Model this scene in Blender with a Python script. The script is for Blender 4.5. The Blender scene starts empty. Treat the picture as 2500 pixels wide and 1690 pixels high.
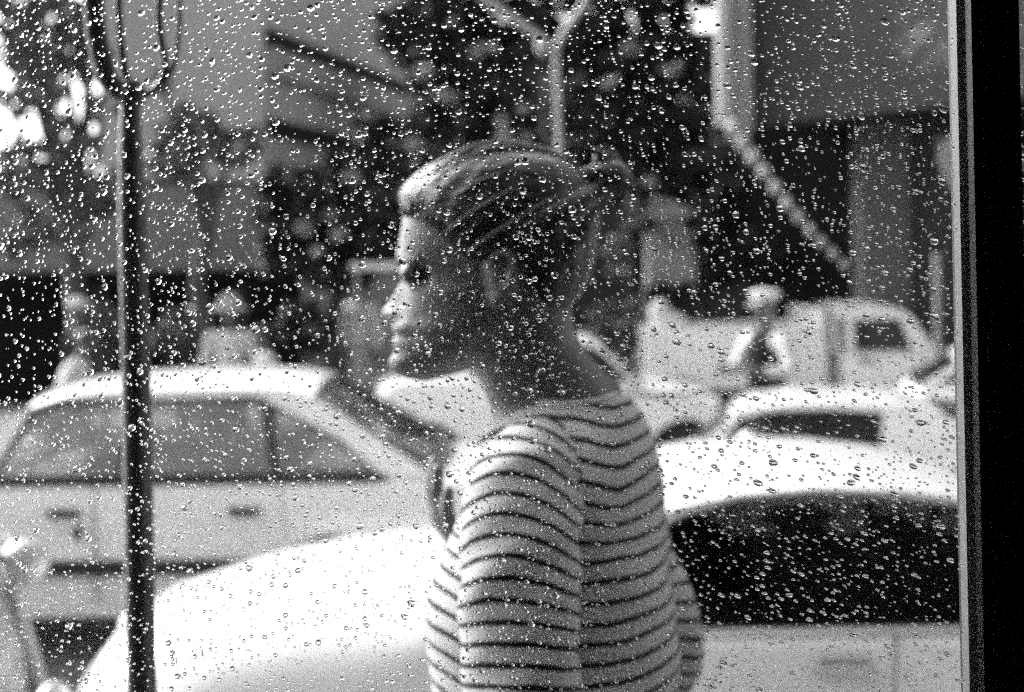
import bpy, bmesh, math, random
import numpy as np
from mathutils import Vector, Matrix, Euler, noise

R = math.radians
scene = bpy.context.scene
C = scene.collection

# ------------------------------------------------------------------ camera
F_PX = 2500 * 50.0 / 36.0          # focal length in photo pixels
CU, CV = 1250.0, 650.0             # optical axis in photo pixels
ROLL = R(0.7)
CAM_Z = 2.0
cd = bpy.data.cameras.new('camera')
cam = bpy.data.objects.new('camera', cd)
C.objects.link(cam)
cam.matrix_world = Matrix.Translation((0, 0, CAM_Z)) @ Euler((R(90), 0, 0)).to_matrix().to_4x4() @ Matrix.Rotation(-ROLL, 4, 'Z')
cd.lens = 50
cd.sensor_width = 36
cd.shift_y = -(845 - 650) / 2500.0
cd.clip_start = 0.05
cd.clip_end = 2000
cd.dof.use_dof = True
cd.dof.focus_distance = 0.83
cd.dof.aperture_fstop = 6.3
scene.camera = cam

# ------------------------------------------------------------------ world, sun, exposure
SUN_EL, SUN_AZ = R(37), R(-55)     # azimuth from +Y towards +X
world = bpy.data.worlds.new('World')
scene.world = world
world.use_nodes = True
nt = world.node_tree
nt.nodes.clear()
w_out = nt.nodes.new('ShaderNodeOutputWorld')
w_bg = nt.nodes.new('ShaderNodeBackground')
w_bw = nt.nodes.new('ShaderNodeRGBToBW')
sky = nt.nodes.new('ShaderNodeTexSky')
sky.sky_type = 'NISHITA'
sky.sun_disc = False
sky.sun_elevation = SUN_EL
sky.sun_rotation = SUN_AZ
sky.dust_density = 4.0
nt.links.new(sky.outputs[0], w_bw.inputs[0])
nt.links.new(w_bw.outputs[0], w_bg.inputs[0])
w_bg.inputs[1].default_value = 0.15
nt.links.new(w_bg.outputs[0], w_out.inputs[0])

sd = bpy.data.lights.new('sun', 'SUN')
sd.energy = 1.5
sd.angle = R(14)
sun = bpy.data.objects.new('sun', sd)
C.objects.link(sun)
sdir = Vector((math.sin(SUN_AZ) * math.cos(SUN_EL), math.cos(SUN_AZ) * math.cos(SUN_EL), math.sin(SUN_EL)))
sun.rotation_euler = sdir.to_track_quat('Z', 'Y').to_euler()
sun.location = (0, 0, 30)

vs = scene.view_settings
vs.view_transform = 'Standard'
vs.look = 'None'
vs.exposure = 1.9
vs.gamma = 1.0
vs.use_curve_mapping = False

cy = scene.cycles
cy.max_bounces = 14
cy.transmission_bounces = 12
cy.transparent_max_bounces = 24
cy.diffuse_bounces = 3
cy.glossy_bounces = 4
cy.use_denoising = False           # sampling noise stands for film grain
cy.use_adaptive_sampling = True
cy.adaptive_threshold = 0.05
cy.adaptive_min_samples = 16
cy.sample_clamp_indirect = 6.0
cy.filter_width = 1.3


# ------------------------------------------------------------------ helpers
def P(u, v, Y):
    """photo pixel (u, v) at depth Y metres -> world point"""
    du, dv = u - CU, v - CV
    c, s = math.cos(ROLL), math.sin(ROLL)
    a = du * c - dv * s
    b = du * s + dv * c
    return Vector((a / F_PX * Y, Y, CAM_Z - b / F_PX * Y))


def mat(name, g, rough=0.6, var=0.12, scale=6.0, bump=0.0, bscale=40.0, spec=0.5, coat=0.0, metal=0.0, stretch=None):
    m = bpy.data.materials.new(name)
    m.use_nodes = True
    n = m.node_tree
    b = n.nodes['Principled BSDF']
    tc = n.nodes.new('ShaderNodeTexCoord')
    mp = n.nodes.new('ShaderNodeMapping')
    if stretch:
        mp.inputs['Scale'].default_value = stretch
    n.links.new(tc.outputs['Object'], mp.inputs[0])
    nz = n.nodes.new('ShaderNodeTexNoise')
    nz.inputs['Scale'].default_value = scale
    nz.inputs['Detail'].default_value = 6
    n.links.new(mp.outputs[0], nz.inputs['Vector'])
    mr = n.nodes.new('ShaderNodeMapRange')
    mr.inputs['From Min'].default_value = 0.25
    mr.inputs['From Max'].default_value = 0.75
    mr.inputs['To Min'].default_value = max(0.0, g * (1 - var))
    mr.inputs['To Max'].default_value = min(0.95, g * (1 + var))
    n.links.new(nz.outputs[0], mr.inputs[0])
    n.links.new(mr.outputs[0], b.inputs['Base Color'])
    b.inputs['Roughness'].default_value = rough
    b.inputs['Specular IOR Level'].default_value = spec
    b.inputs['Coat Weight'].default_value = coat
    b.inputs['Coat Roughness'].default_value = 0.06
    b.inputs['Metallic'].default_value = metal
    if bump > 0:
        bn = n.nodes.new('ShaderNodeTexNoise')
        bn.inputs['Scale'].default_value = bscale
        bn.inputs['Detail'].default_value = 4
        n.links.new(mp.outputs[0], bn.inputs['Vector'])
        bp = n.nodes.new('ShaderNodeBump')
        bp.inputs['Strength'].default_value = bump
        bp.inputs['Distance'].default_value = 0.02
        n.links.new(bn.outputs[0], bp.inputs['Height'])
        n.links.new(bp.outputs[0], b.inputs['Normal'])
    return m


def thin_glass(name, tint=1.0, refl=1.0, ior=1.45):
    m = bpy.data.materials.new(name)
    m.use_nodes = True
    n = m.node_tree
    n.nodes.clear()
    o = n.nodes.new('ShaderNodeOutputMaterial')
    mx = n.nodes.new('ShaderNodeMixShader')
    tr = n.nodes.new('ShaderNodeBsdfTransparent')
    tr.inputs[0].default_value = (tint, tint, tint, 1)
    gl = n.nodes.new('ShaderNodeBsdfGlossy')
    gl.inputs['Color'].default_value = (refl, refl, refl, 1)
    gl.inputs['Roughness'].default_value = 0.02
    fr = n.nodes.new('ShaderNodeFresnel')
    fr.inputs[0].default_value = ior
    n.links.new(fr.outputs[0], mx.inputs[0])
    n.links.new(tr.outputs[0], mx.inputs[1])
    n.links.new(gl.outputs[0], mx.inputs[2])
    n.links.new(mx.outputs[0], o.inputs[0])
    return m


def water_mat():
    m = bpy.data.materials.new('rain_water')
    m.use_nodes = True
    n = m.node_tree
    n.nodes.clear()
    o = n.nodes.new('ShaderNodeOutputMaterial')
    g = n.nodes.new('ShaderNodeBsdfGlass')
    g.inputs['IOR'].default_value = 1.333
    g.inputs['Roughness'].default_value = 0.0
    n.links.new(g.outputs[0], o.inputs[0])
    return m


M = {
    'road': mat('wet_asphalt', 0.15, 0.25, 0.3, 1.2, 0.35, 60, 0.6),
    'pave': mat('pavement_stone', 0.3, 0.6, 0.25, 3, 0.3, 30),
    'terrace': mat('terrace_stone', 0.09, 0.6, 0.2, 4, 0.2, 30),
    'plaster_dark': mat('room_plaster', 0.05, 0.9, 0.2, 3),
    'facade_own': mat('own_facade_plaster', 0.05, 0.85, 0.2, 2),
    'frame': mat('window_frame_paint', 0.012, 0.45, 0.3, 30),
    'bead': mat('glazing_bead', 0.07, 0.5, 0.15, 60),
    'white_paint': mat('white_car_paint', 0.82, 0.25, 0.04, 2, coat=0.6),
    'pale_paint': mat('pale_car_paint', 0.5, 0.3, 0.06, 2, coat=0.5),
    'chrome': mat('chrome', 0.6, 0.15, 0.05, 5, metal=1.0),
    'rubber': mat('black_rubber', 0.02, 0.7, 0.2, 20),
    'trim': mat('black_trim', 0.02, 0.5, 0.2, 10),
    'seam': mat('panel_gap', 0.25, 0.8, 0.1, 10),
    'interior': mat('car_interior', 0.03, 0.8, 0.3, 8),
    'pale_trim': mat('pale_upholstery', 0.5, 0.8, 0.15, 8),
    'lamp_glass': mat('lamp_lens', 0.35, 0.15, 0.1, 10, coat=1.0),
    'dark_glass': mat('dark_car_glass', 0.006, 0.08, 0.2, 4, spec=0.35),
    'clear_glass': thin_glass('clear_car_glass', 0.95, 1.0, 1.95),
    'pane': thin_glass('window_pane', 0.98, 0.8),
    'water': water_mat(),
    'skin': mat('skin', 0.095, 0.42, 0.14, 18, 0.12, 180, 0.5),
    'hair': mat('hair', 0.014, 0.42, 0.6, 60, 0.3, 160, 0.5, stretch=(0.12, 1, 1)),
    'denim': mat('trousers', 0.08, 0.8, 0.2, 30),
    'shoe': mat('shoe_leather', 0.03, 0.5, 0.2, 10),
    'iron': mat('painted_iron', 0.025, 0.38, 0.35, 14, 0.15, 60),
    'lamp_white': mat('white_painted_steel', 0.33, 0.5, 0.15, 6),
    'wall_mid': mat('grey_render_wall', 0.2, 0.85, 0.15, 0.7),
    'wall_light': mat('pale_render_wall', 0.27, 0.85, 0.12, 0.6),
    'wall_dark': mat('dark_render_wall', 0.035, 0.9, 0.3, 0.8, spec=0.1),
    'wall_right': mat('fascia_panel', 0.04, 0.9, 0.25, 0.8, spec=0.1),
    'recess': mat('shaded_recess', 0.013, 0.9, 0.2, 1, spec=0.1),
    'bark': mat('bark', 0.06, 0.9, 0.4, 6, 0.5, 20),
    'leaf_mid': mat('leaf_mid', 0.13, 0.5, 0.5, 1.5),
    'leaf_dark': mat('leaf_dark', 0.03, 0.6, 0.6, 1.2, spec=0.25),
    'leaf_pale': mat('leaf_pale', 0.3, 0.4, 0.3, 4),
    'cloth_white': mat('white_cloth', 0.55, 0.85, 0.1, 10),
    'cloth_grey': mat('grey_cloth', 0.3, 0.85, 0.2, 10),
    'cloth_dark': mat('dark_cloth', 0.02, 0.9, 0.3, 10, spec=0.1),
    'grey_paint': mat('grey_scooter_paint', 0.3, 0.35, 0.1, 5, coat=0.4),
}


hb = M['hair'].node_tree.nodes['Principled BSDF']
hb.inputs['Sheen Weight'].default_value = 0.5
hb.inputs['Sheen Roughness'].default_value = 0.35


def tag(o, label=None, cat=None, group=None, kind=None):
    if label:
        o['label'] = label
    if cat:
        o['category'] = cat
    if group:
        o['group'] = group
    if kind:
        o['kind'] = kind
    return o


def empty(name, loc=(0, 0, 0), rz=0.0):
    o = bpy.data.objects.new(name, None)
    o.empty_display_size = 0.1
    o.location = loc
    o.rotation_euler = (0, 0, rz)
    C.objects.link(o)
    return o


class MB:
    """collects shapes; build() links them as one mesh object"""
    def __init__(self):
        self.v, self.f = [], []

    def add(self, verts, faces):
        k = len(self.v)
        self.v += [tuple(p) for p in verts]
        self.f += [tuple(i + k for i in f) for f in faces]
        return self

    def box(self, a, b, mtx=None):
        (x0, y0, z0), (x1, y1, z1) = a, b
        vv = [Vector(p) for p in ((x0, y0, z0), (x1, y0, z0), (x1, y1, z0), (x0, y1, z0),
                                  (x0, y0, z1), (x1, y0, z1), (x1, y1, z1), (x0, y1, z1))]
        if mtx:
            vv = [mtx @ p for p in vv]
        return self.add(vv, [(0, 3, 2, 1), (4, 5, 6, 7), (0, 1, 5, 4), (1, 2, 6, 5), (2, 3, 7, 6), (3, 0, 4, 7)])

    def rbox(self, a, b, r=0.03, n=3):
        """box with rounded vertical and horizontal edges (superellipsoid-like)"""
        c = [(p + q) / 2 for p, q in zip(a, b)]
        h = [(q - p) / 2 for p, q in zip(a, b)]
        vs_, fs = [], []
        N, K = 16, 8
        e = 0.28
        def sp(t, e):
            return math.copysign(abs(t) ** e, t)
        for i in range(K + 1):
            ph = -math.pi / 2 + math.pi * i / K
            for j in range(N):
                th = 2 * math.pi * (j + 0.5) / N
                vs_.append((c[0] + h[0] * sp(math.cos(ph), e) * sp(math.cos(th), e),
                            c[1] + h[1] * sp(math.cos(ph), e) * sp(math.sin(th), e),
                            c[2] + h[2] * sp(math.sin(ph), e)))
        for i in range(K):
            for j in range(N):
                j2 = (j + 1) % N
                fs.append((i * N + j, i * N + j2, (i + 1) * N + j2, (i + 1) * N + j))
        return self.add(vs_, fs)

    def ell(self, c, r, mtx=None, N=16, K=10):
        vs_, fs = [], []
        for i in range(K + 1):
            ph = -math.pi / 2 + math.pi * i / K
            for j in range(N):
                th = 2 * math.pi * j / N
                p = Vector((r[0] * math.cos(ph) * math.cos(th), r[1] * math.cos(ph) * math.sin(th), r[2] * math.sin(ph)))
                if mtx:
                    p = mtx @ p
                vs_.append(p + Vector(c))
        for i in range(K):
            for j in range(N):
                j2 = (j + 1) % N
                fs.append((i * N + j, i * N + j2, (i + 1) * N + j2, (i + 1) * N + j))
        return self.add(vs_, fs)

    def tube(self, path, rad, N=10, sx=1.0, cap=True):
        path = [Vector(p) for p in path]
        if not isinstance(rad, (list, tuple)):
            rad = [rad] * len(path)
        vs_, fs = [], []
        up = None
        for i, p in enumerate(path):
            t = (path[min(i + 1, len(path) - 1)] - path[max(i - 1, 0)]).normalized()
            if up is None:
                up = Vector((0, 0, 1)) if abs(t.z) < 0.9 else Vector((1, 0, 0))
            a = t.cross(up)
            if a.length < 1e-5:
                a = t.orthogonal()
            a.normalize()
            b = a.cross(t).normalized()
            up = b
            for j in range(N):
                th = 2 * math.pi * j / N
                vs_.append(p + (a * math.cos(th) * sx + b * math.sin(th)) * rad[i])
        n = len(path)
        for i in range(n - 1):
            for j in range(N):
                j2 = (j + 1) % N
                fs.append((i * N + j, i * N + j2, (i + 1) * N + j2, (i + 1) * N + j))
        if cap:
            fs.append(tuple(range(N))[::-1])
            fs.append(tuple((n - 1) * N + j for j in range(N)))
        return self.add(vs_, fs)

    def limb(self, p0, r0, p1, r1, N=14):
        """rounded tapering limb"""
        p0, p1 = Vector(p0), Vector(p1)
        d = (p1 - p0).normalized()
        path, rad = [], []
        for k in range(5):
            a = math.pi / 2 * (1 - k / 4)
            path.append(p0 - d * r0 * math.sin(a)); rad.append(max(r0 * math.cos(a), 0.001))
        for k in range(1, 5):
            t = k / 5
            path.append(p0.lerp(p1, t)); rad.append(r0 + (r1 - r0) * t)
        for k in range(5):
            a = math.pi / 2 * k / 4
            path.append(p1 + d * r1 * math.sin(a)); rad.append(max(r1 * math.cos(a), 0.001))
        return self.tube(path, rad, N)

    def lathe(self, c, prof, N=20):
        vs_, fs = [], []
        for (r, z) in prof:
            for j in range(N):
                th = 2 * math.pi * j / N
                vs_.append((c[0] + r * math.cos(th), c[1] + r * math.sin(th), c[2] + z))
        for i in range(len(prof) - 1):
            for j in range(N):
                j2 = (j + 1) % N
                fs.append((i * N + j, i * N + j2, (i + 1) * N + j2, (i + 1) * N + j))
        fs.append(tuple(range(N))[::-1])
        fs.append(tuple((len(prof) - 1) * N + j for j in range(N)))
        return self.add(vs_, fs)

    def mesh(self, name, smooth=None):
        me = bpy.data.meshes.new(name)
        me.from_pydata(self.v, [], self.f)
        me.validate()
        bm = bmesh.new(); bm.from_mesh(me)
        bmesh.ops.recalc_face_normals(bm, faces=bm.faces)
        bm.to_mesh(me); bm.free()
        if smooth is not None:
            me.shade_smooth()
            if smooth < 179:
                me.set_sharp_from_angle(angle=R(smooth))
        return me

    def build(self, name, m, parent=None, smooth=40):
        me = self.mesh(name, smooth)
        me.materials.append(M[m] if isinstance(m, str) else m)
        o = bpy.data.objects.new(name, me)
        C.objects.link(o)
        if parent:
            o.parent = parent
        return o


def remeshed(mb, name, m, voxel, parent=None, smooth_iter=4):
    o = mb.build(name, m, None, None)
    md = o.modifiers.new('r', 'REMESH')
    md.mode = 'VOXEL'; md.voxel_size = voxel; md.use_smooth_shade = True
    ms = o.modifiers.new('s', 'SMOOTH')
    ms.iterations = smooth_iter; ms.factor = 0.5
    dg = bpy.context.evaluated_depsgraph_get()
    me = bpy.data.meshes.new_from_object(o.evaluated_get(dg))
    old = o.data
    o.modifiers.clear()
    o.data = me
    me.name = name
    bpy.data.meshes.remove(old)
    me.shade_smooth()
    if len(me.materials) == 0:
        me.materials.append(M[m] if isinstance(m, str) else m)
    if parent:
        o.parent = parent
    return o


def lerp_tab(tab, x):
    xs = [t[0] for t in tab]
    ys = [t[1] for t in tab]
    return float(np.interp(x, xs, ys))


def smooth_tab(tab, x):
    """monotone-ish catmull-rom through a table"""
    xs = [t[0] for t in tab]; ys = [t[1] for t in tab]
    if x <= xs[0]:
        return ys[0]
    if x >= xs[-1]:
        return ys[-1]
    i = max(k for k in range(len(xs) - 1) if xs[k] <= x)
    h = xs[i + 1] - xs[i]
    t = (x - xs[i]) / h
    def sl(k):
        if k <= 0 or k >= len(xs) - 1:
            return 0.0
        return (ys[k + 1] - ys[k - 1]) / (xs[k + 1] - xs[k - 1])
    m0, m1 = sl(i) * h, sl(i + 1) * h
    return ((2 * t ** 3 - 3 * t ** 2 + 1) * ys[i] + (t ** 3 - 2 * t ** 2 + t) * m0
            + (-2 * t ** 3 + 3 * t ** 2) * ys[i + 1] + (t ** 3 - t ** 2) * m1)


# ------------------------------------------------------------------ ground
GLASS_Y = 0.80
def struct(name, mb, m, smooth=None):
    return tag(mb.build(name, m, None, smooth), kind='structure')

struct('ground', MB().box((-400, -60, -0.6), (400, 700, -0.05)), 'pave')
struct('road', MB().box((-120, 3.7, -0.05), (120, 17.0, 0.0)), 'road')
struct('pavement', MB().box((-60, 2.3, -0.05), (60, 3.56, 0.12)), 'pave')
struct('kerb', MB().box((-60, 3.56, -0.05), (60, 3.7, 0.124)), 'terrace')
struct('far_pavement', MB().box((-60, 17.0, -0.05), (60, 21.5, 0.12)), 'pave')
struct('terrace', MB().box((-8, 0.9, -0.05), (8, 2.3, 0.4)), 'terrace')
# the room the photograph is taken from
struct('floor', MB().box((-2.6, -3.2, 0.3), (2.6, 0.76, 0.4)), 'plaster_dark')
struct('ceiling', MB().box((-2.6, -3.2, 3.2), (2.6, 0.76, 3.3)), 'plaster_dark')
struct('wall_back', MB().box((-2.7, -3.3, 0.4), (2.7, -3.2, 3.2)), 'plaster_dark')
struct('wall_left', MB().box((-2.7, -3.2, 0.4), (-2.6, 0.76, 3.2)), 'plaster_dark')
struct('wall_right', MB().box((2.6, -3.2, 0.4), (2.7, 0.76, 3.2)), 'plaster_dark')
fw = MB()
WX0, WX1, WZ0, WZ1 = -1.5, 1.25, 1.1, 3.0
fw.box((-8, 0.76, -0.05), (8, 0.9, WZ0))
fw.box((-8, 0.76, WZ1), (8, 0.9, 3.3))
fw.box((-8, 0.76, WZ0), (WX0, 0.9, WZ1))
fw.box((WX1, 0.76, WZ0), (8, 0.9, WZ1))
struct('wall_front', fw, 'facade_own')

# ------------------------------------------------------------------ the window with rain on it
win = tag(empty('shop_window', (0, GLASS_Y, WZ0)),
          'dark framed window streaked with raindrops that everything is seen through', 'window')
win_inv = Matrix.Translation((0, -GLASS_Y, -WZ0))
def wadd(mb, name, m, smooth=None, parent=win):
    mb.v = [tuple(win_inv @ Vector(p)) for p in mb.v]
    return mb.build(name, m, parent, smooth)

m_top = P(2354, 40, GLASS_Y)
m_bot = P(2386, 1650, GLASS_Y)
def mull_x(z):      # the mullion leans very slightly like the old frame it is
    t = (z - m_bot.z) / (m_top.z - m_bot.z)
    return m_bot.x + (m_top.x - m_bot.x) * t
def lean_bar(x_off0, x_off1, y0, y1, z0, z1):
    b = MB()
    a0, a1 = mull_x(z0), mull_x(z1)
    vv = [(a0 + x_off0, y0, z0), (a0 + x_off1, y0, z0), (a0 + x_off1, y1, z0), (a0 + x_off0, y1, z0),
          (a1 + x_off0, y0, z1), (a1 + x_off1, y0, z1), (a1 + x_off1, y1, z1), (a1 + x_off0, y1, z1)]
    b.add(vv, [(0, 3, 2, 1), (4, 5, 6, 7), (0, 1, 5, 4), (1, 2, 6, 5), (2, 3, 7, 6), (3, 0, 4, 7)])
    return b
zA, zB = WZ0 + 0.04, WZ1 - 0.04
wadd(lean_bar(-0.0032, 0.0, GLASS_Y + 0.004, GLASS_Y + 0.016, zA, zB), 'glazing_bead', 'bead')
wadd(lean_bar(0.0, 0.0045, GLASS_Y - 0.012, GLASS_Y + 0.03, zA, zB), 'mullion_fillet', 'frame')
wadd(lean_bar(0.0045, 0.0075, GLASS_Y - 0.016, GLASS_Y + 0.03, zA, zB), 'mullion_rib', mat('grey_frame_edge', 0.09, 0.4, 0.3, 40))  # ribs are a lighter grey than the rest of the frame
wadd(lean_bar(0.0075, 0.0225, GLASS_Y - 0.013, GLASS_Y + 0.03, zA, zB), 'mullion', 'frame')
wadd(lean_bar(0.0225, 0.0255, GLASS_Y - 0.015, GLASS_Y + 0.03, zA, zB), 'mullion_rib', bpy.data.materials['grey_frame_edge'])
fr = MB()
fr.box((WX0, GLASS_Y - 0.03, WZ0), (WX1, GLASS_Y + 0.05, WZ0 + 0.04))
wadd(fr, 'bottom_rail', 'frame')
fr = MB(); fr.box((WX0, GLASS_Y - 0.03, WZ1 - 0.04), (WX1, GLASS_Y + 0.05, WZ1)); wadd(fr, 'top_rail', 'frame')
fr = MB(); fr.box((WX0, GLASS_Y - 0.03, zA), (WX0 + 0.05, GLASS_Y + 0.05, zB)); wadd(fr, 'jamb', 'frame')
fr = MB(); fr.box((WX1 - 0.05, GLASS_Y - 0.03, zA), (WX1, GLASS_Y + 0.05, zB)); wadd(fr, 'jamb', 'frame')

g1 = MB()
a0, a1 = mull_x(zA), mull_x(zB)
Yg0, Yg1 = GLASS_Y - 0.002, GLASS_Y + 0.002
def slab(b, xl0, xl1, xr0, xr1):
    vv = [(xl0, Yg0, zA), (xr0, Yg0, zA), (xr0, Yg1, zA), (xl0, Yg1, zA),
          (xl1, Yg0, zB), (xr1, Yg0, zB), (xr1, Yg1, zB), (xl1, Yg1, zB)]
    return b.add(vv, [(0, 3, 2, 1), (4, 5, 6, 7), (0, 1, 5, 4), (1, 2, 6, 5), (2, 3, 7, 6), (3, 0, 4, 7)])
slab(g1, WX0 + 0.051, WX0 + 0.051, a0 - 0.0002, a1 - 0.0002)
pane1 = wadd(g1, 'glass_pane', 'pane')
g2 = MB(); slab(g2, a0 + 0.0257, a1 + 0.0257, WX1 - 0.051, WX1 - 0.051)
pane2 = wadd(g2, 'glass_pane', 'pane')

# raindrops: small caps of water standing on the outer face
rng = random.Random(7)
DROP_SEG, DROP_RING = 10, 4
def drop_unit(seed):
    """unit drop: radius 1 in x,z; bulges to +y; closed with a flat base"""
    r_ = random.Random(seed)
    k = [(r_.uniform(-0.12, 0.12), r_.uniform(0, 6.28), n) for n in (2, 3)]
    el = r_.uniform(1.0, 1.25)
    contact = R(r_.uniform(36, 54))
    Rs = 1 / math.sin(contact)
    cy_ = -Rs * math.cos(contact)
    vv = []
    for i in range(DROP_RING):
        a = contact * (1 - i / DROP_RING)
        rr, yy = Rs * math.sin(a), cy_ + Rs * math.cos(a)
        for j in range(DROP_SEG):
            th = 2 * math.pi * j / DROP_SEG
            wv = 1 + sum(q[0] * math.cos(q[2] * th + q[1]) for q in k) * (rr)
            zz = math.sin(th) * rr * wv * el
            zz -= 0.12 * (1 - rr)           # sags a little
            vv.append((math.cos(th) * rr * wv, yy, zz))
    vv.append((0, cy_ + Rs, -0.12))
    vv.append((0, 0, 0))
    top, bot = len(vv) - 2, len(vv) - 1
    ff = []
    for i in range(DROP_RING - 1):
        for j in range(DROP_SEG):
            j2 = (j + 1) % DROP_SEG
            ff.append((i * DROP_SEG + j, (i + 1) * DROP_SEG + j, (i + 1) * DROP_SEG + j2, i * DROP_SEG + j2))
    for j in range(DROP_SEG):
        j2 = (j + 1) % DROP_SEG
        ff.append(((DROP_RING - 1) * DROP_SEG + j, top, (DROP_RING - 1) * DROP_SEG + j2))
        ff.append((j, j2, bot))
    return vv, ff
units = [drop_unit(s) for s in range(9)]
drops = []
cell = {}
def try_drop(x, z, r):
    key = (int(x / 0.006), int(z / 0.006))
    for a in (-1, 0, 1):
        for b in (-1, 0, 1):
            for (x2, z2, r2) in cell.get((key[0] + a, key[1] + b), ()):
                if (x - x2) ** 2 + (z - z2) ** 2 < (1.04 * (r + r2)) ** 2:
                    return False
    cell.setdefault(key, []).append((x, z, r))
    drops.append((x, z, r))
    return True
PX_M = GLASS_Y / F_PX
X0d, X1d, Z0d, Z1d = -0.36, 0.40, 1.70, 2.21
target_n = int(10500 * (X1d - X0d) * (Z1d - Z0d) / (2500 * PX_M * 1690 * PX_M))
sizes = sorted((min(9.0, max(1.3, rng.lognormvariate(math.log(2.7), 0.46))) * PX_M for _ in range(target_n)), reverse=True)
for r in sizes:
    for _t in range(12):
        x, z = rng.uniform(X0d, X1d), rng.uniform(Z0d, Z1d)
        dn = noise.noise((x * 14, z * 9, 3.1)) * 0.5 + 0.5
        if rng.random() > 0.35 + 0.9 * dn:
            continue
        mx_ = mull_x(z)
        if mx_ - 0.0055 - r < x < mx_ + 0.027 + r:
            continue
        if try_drop(x, z, r):
            break
# small runs of droplets, one under the other
for _ in range(160):
    x, z = rng.uniform(X0d, X1d), rng.uniform(Z0d, Z1d)
    for k in range(rng.randint(3, 7)):
        x += rng.uniform(-0.0006, 0.0006); z -= rng.uniform(0.0022, 0.0045)
        r = rng.uniform(2.2, 3.8) * PX_M
        mx_ = mull_x(z)
        if mx_ - 0.0055 - r < x < mx_ + 0.027 + r:
            continue
        try_drop(x, z, r)
drops.sort(key=lambda d: -d[2])
def in_view(d):
    return -0.285 < d[0] < 0.285 and 1.76 < d[1] < 2.145
big = [d for d in drops if in_view(d)][:300]
bigset = set(big)
rest = [d for d in drops if d not in bigset]
def draw_out(x, z):
    e = min(1, max(0, (x + .22) / .4)) * (0.55 + 0.45 * min(1, max(0, (2.1 - z) / .2)))
    h_ = math.sin(x * 9173.1 + z * 5171.7) * 43758.5453
    h_ -= math.floor(h_)
    return 1 + .5 * e * (0.6 + .6 * h_), 1 - .2 * e, R(24 + 16 * (h_ - .5))
unit_mesh = []
for k, (vv, ff) in enumerate(units):
    b = MB(); b.add(vv, ff)
    me = b.mesh('raindrop', 55)
    me.materials.append(M['water'])
    unit_mesh.append(me)
Yd = Yg1 + 0.00025
for i, (x, z, r) in enumerate(big):
    o = bpy.data.objects.new('raindrop', unit_mesh[i % 9])
    C.objects.link(o)
    pn = pane1 if x < mull_x(z) else pane2
    o.parent = pn
    o.location = (x, Yd - GLASS_Y, z - WZ0)
    sx_, sz_, an_ = draw_out(x, z)
    o.rotation_euler = (0, an_, 0)
    o.scale = (r * sx_, r, r * sz_)
V, Fc = [], []
off = 0
ua = [(np.array(vv), ff) for vv, ff in units]
for i, (x, z, r) in enumerate(rest):
    vv, ff = ua[(i * 7 + 3) % 9]
    sx_, sz_, an_ = draw_out(x, z)
    ca, sa2 = math.cos(an_), math.sin(an_)
    xx, zz = vv[:, 0] * sx_, vv[:, 2] * sz_
    vv = np.stack([xx * ca + zz * sa2, vv[:, 1], -xx * sa2 + zz * ca], 1)
    V.append(vv * r + np.array((x, Yd - GLASS_Y, z - WZ0)))
    Fc += [tuple(a + off for a in f) for f in ff]
    off += len(vv)
me = bpy.data.meshes.new('rain_film')
me.from_pydata(np.concatenate(V).tolist(), [], Fc)
me.shade_smooth(); me.set_sharp_from_angle(angle=R(55))
me.materials.append(M['water'])
o = bpy.data.objects.new('rain_film', me); C.objects.link(o); o.parent = pane1
tag(o, kind='stuff')

# ------------------------------------------------------------------ buildings and walls behind
def quad_wall(mb, p, q, z0, z1, th):
    """vertical slab from p to q (xy), thickness th away from the viewer"""
    p, q = Vector((p[0], p[1], 0)), Vector((q[0], q[1], 0))
    d = (q - p).normalized()
    n = Vector((-d.y, d.x, 0))
    if n.y < 0:
        n = -n
    vv = []
    for z in (z0, z1):
        for w in (p, q, q + n * th, p + n * th):
            vv.append((w.x, w.y, z))
    return mb.add(vv, [(0, 3, 2, 1), (4, 5, 6, 7), (0, 1, 5, 4), (1, 2, 6, 5), (2, 3, 7, 6), (3, 0, 4, 7)])

# left: a pale block with two dark ribbons running back along its side
bl = tag(empty('apartment_block', (-6, 22, 0)), 'pale block with two dark window ribbons slanting back, upper left', 'building')
binv = Matrix.Translation((6, -22, 0))
def badd(parent, inv, mb, name, m, smooth=None):
    mb.v = [tuple(inv @ Vector(p)) for p in mb.v]
    return mb.build(name, m, parent, smooth)
c0 = (-4.33, 25.0)
c1 = (c0[0] + 0.241 * 14, 39.0)
c2 = (c0[0] - 3.1, 25.0 + 0.75)
mb = MB()
base = [c0, c1, (c1[0] - 3.1, c1[1] + 0.75), c2]
vv = [(x, y, z) for z in (0, 8.75) for x, y in base]
mb.add(vv, [(3, 2, 1, 0), (4, 5, 6, 7), (0, 1, 5, 4), (1, 2, 6, 5), (2, 3, 7, 6), (3, 0, 4, 7)])
badd(bl, binv, mb, 'wall', 'wall_light')
dvec = Vector((0.241, 1, 0)).normalized()
nout = Vector((dvec.y, -dvec.x, 0))
def ribbon(s0, s1, z0, z1, name, m, out0, out1):
    b = MB()
    p0 = Vector((c0[0], c0[1], 0)) + dvec * s0
    p1 = Vector((c0[0], c0[1], 0)) + dvec * s1
    vv = []
    for z in (z0, z1):
        for p, o in ((p0, out0), (p1, out0), (p1, out1), (p0, out1)):
            w = p + nout * o
            vv.append((w.x, w.y, z))
    b.add(vv, [(0, 3, 2, 1), (4, 5, 6, 7), (0, 1, 5, 4), (1, 2, 6, 5), (2, 3, 7, 6), (3, 0, 4, 7)])
    return badd(bl, binv, b, name, m)
ribbon(0.1, 13.8, 5.938, 6.275, 'window_ribbon', 'recess', -0.1, 0.03)
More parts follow.
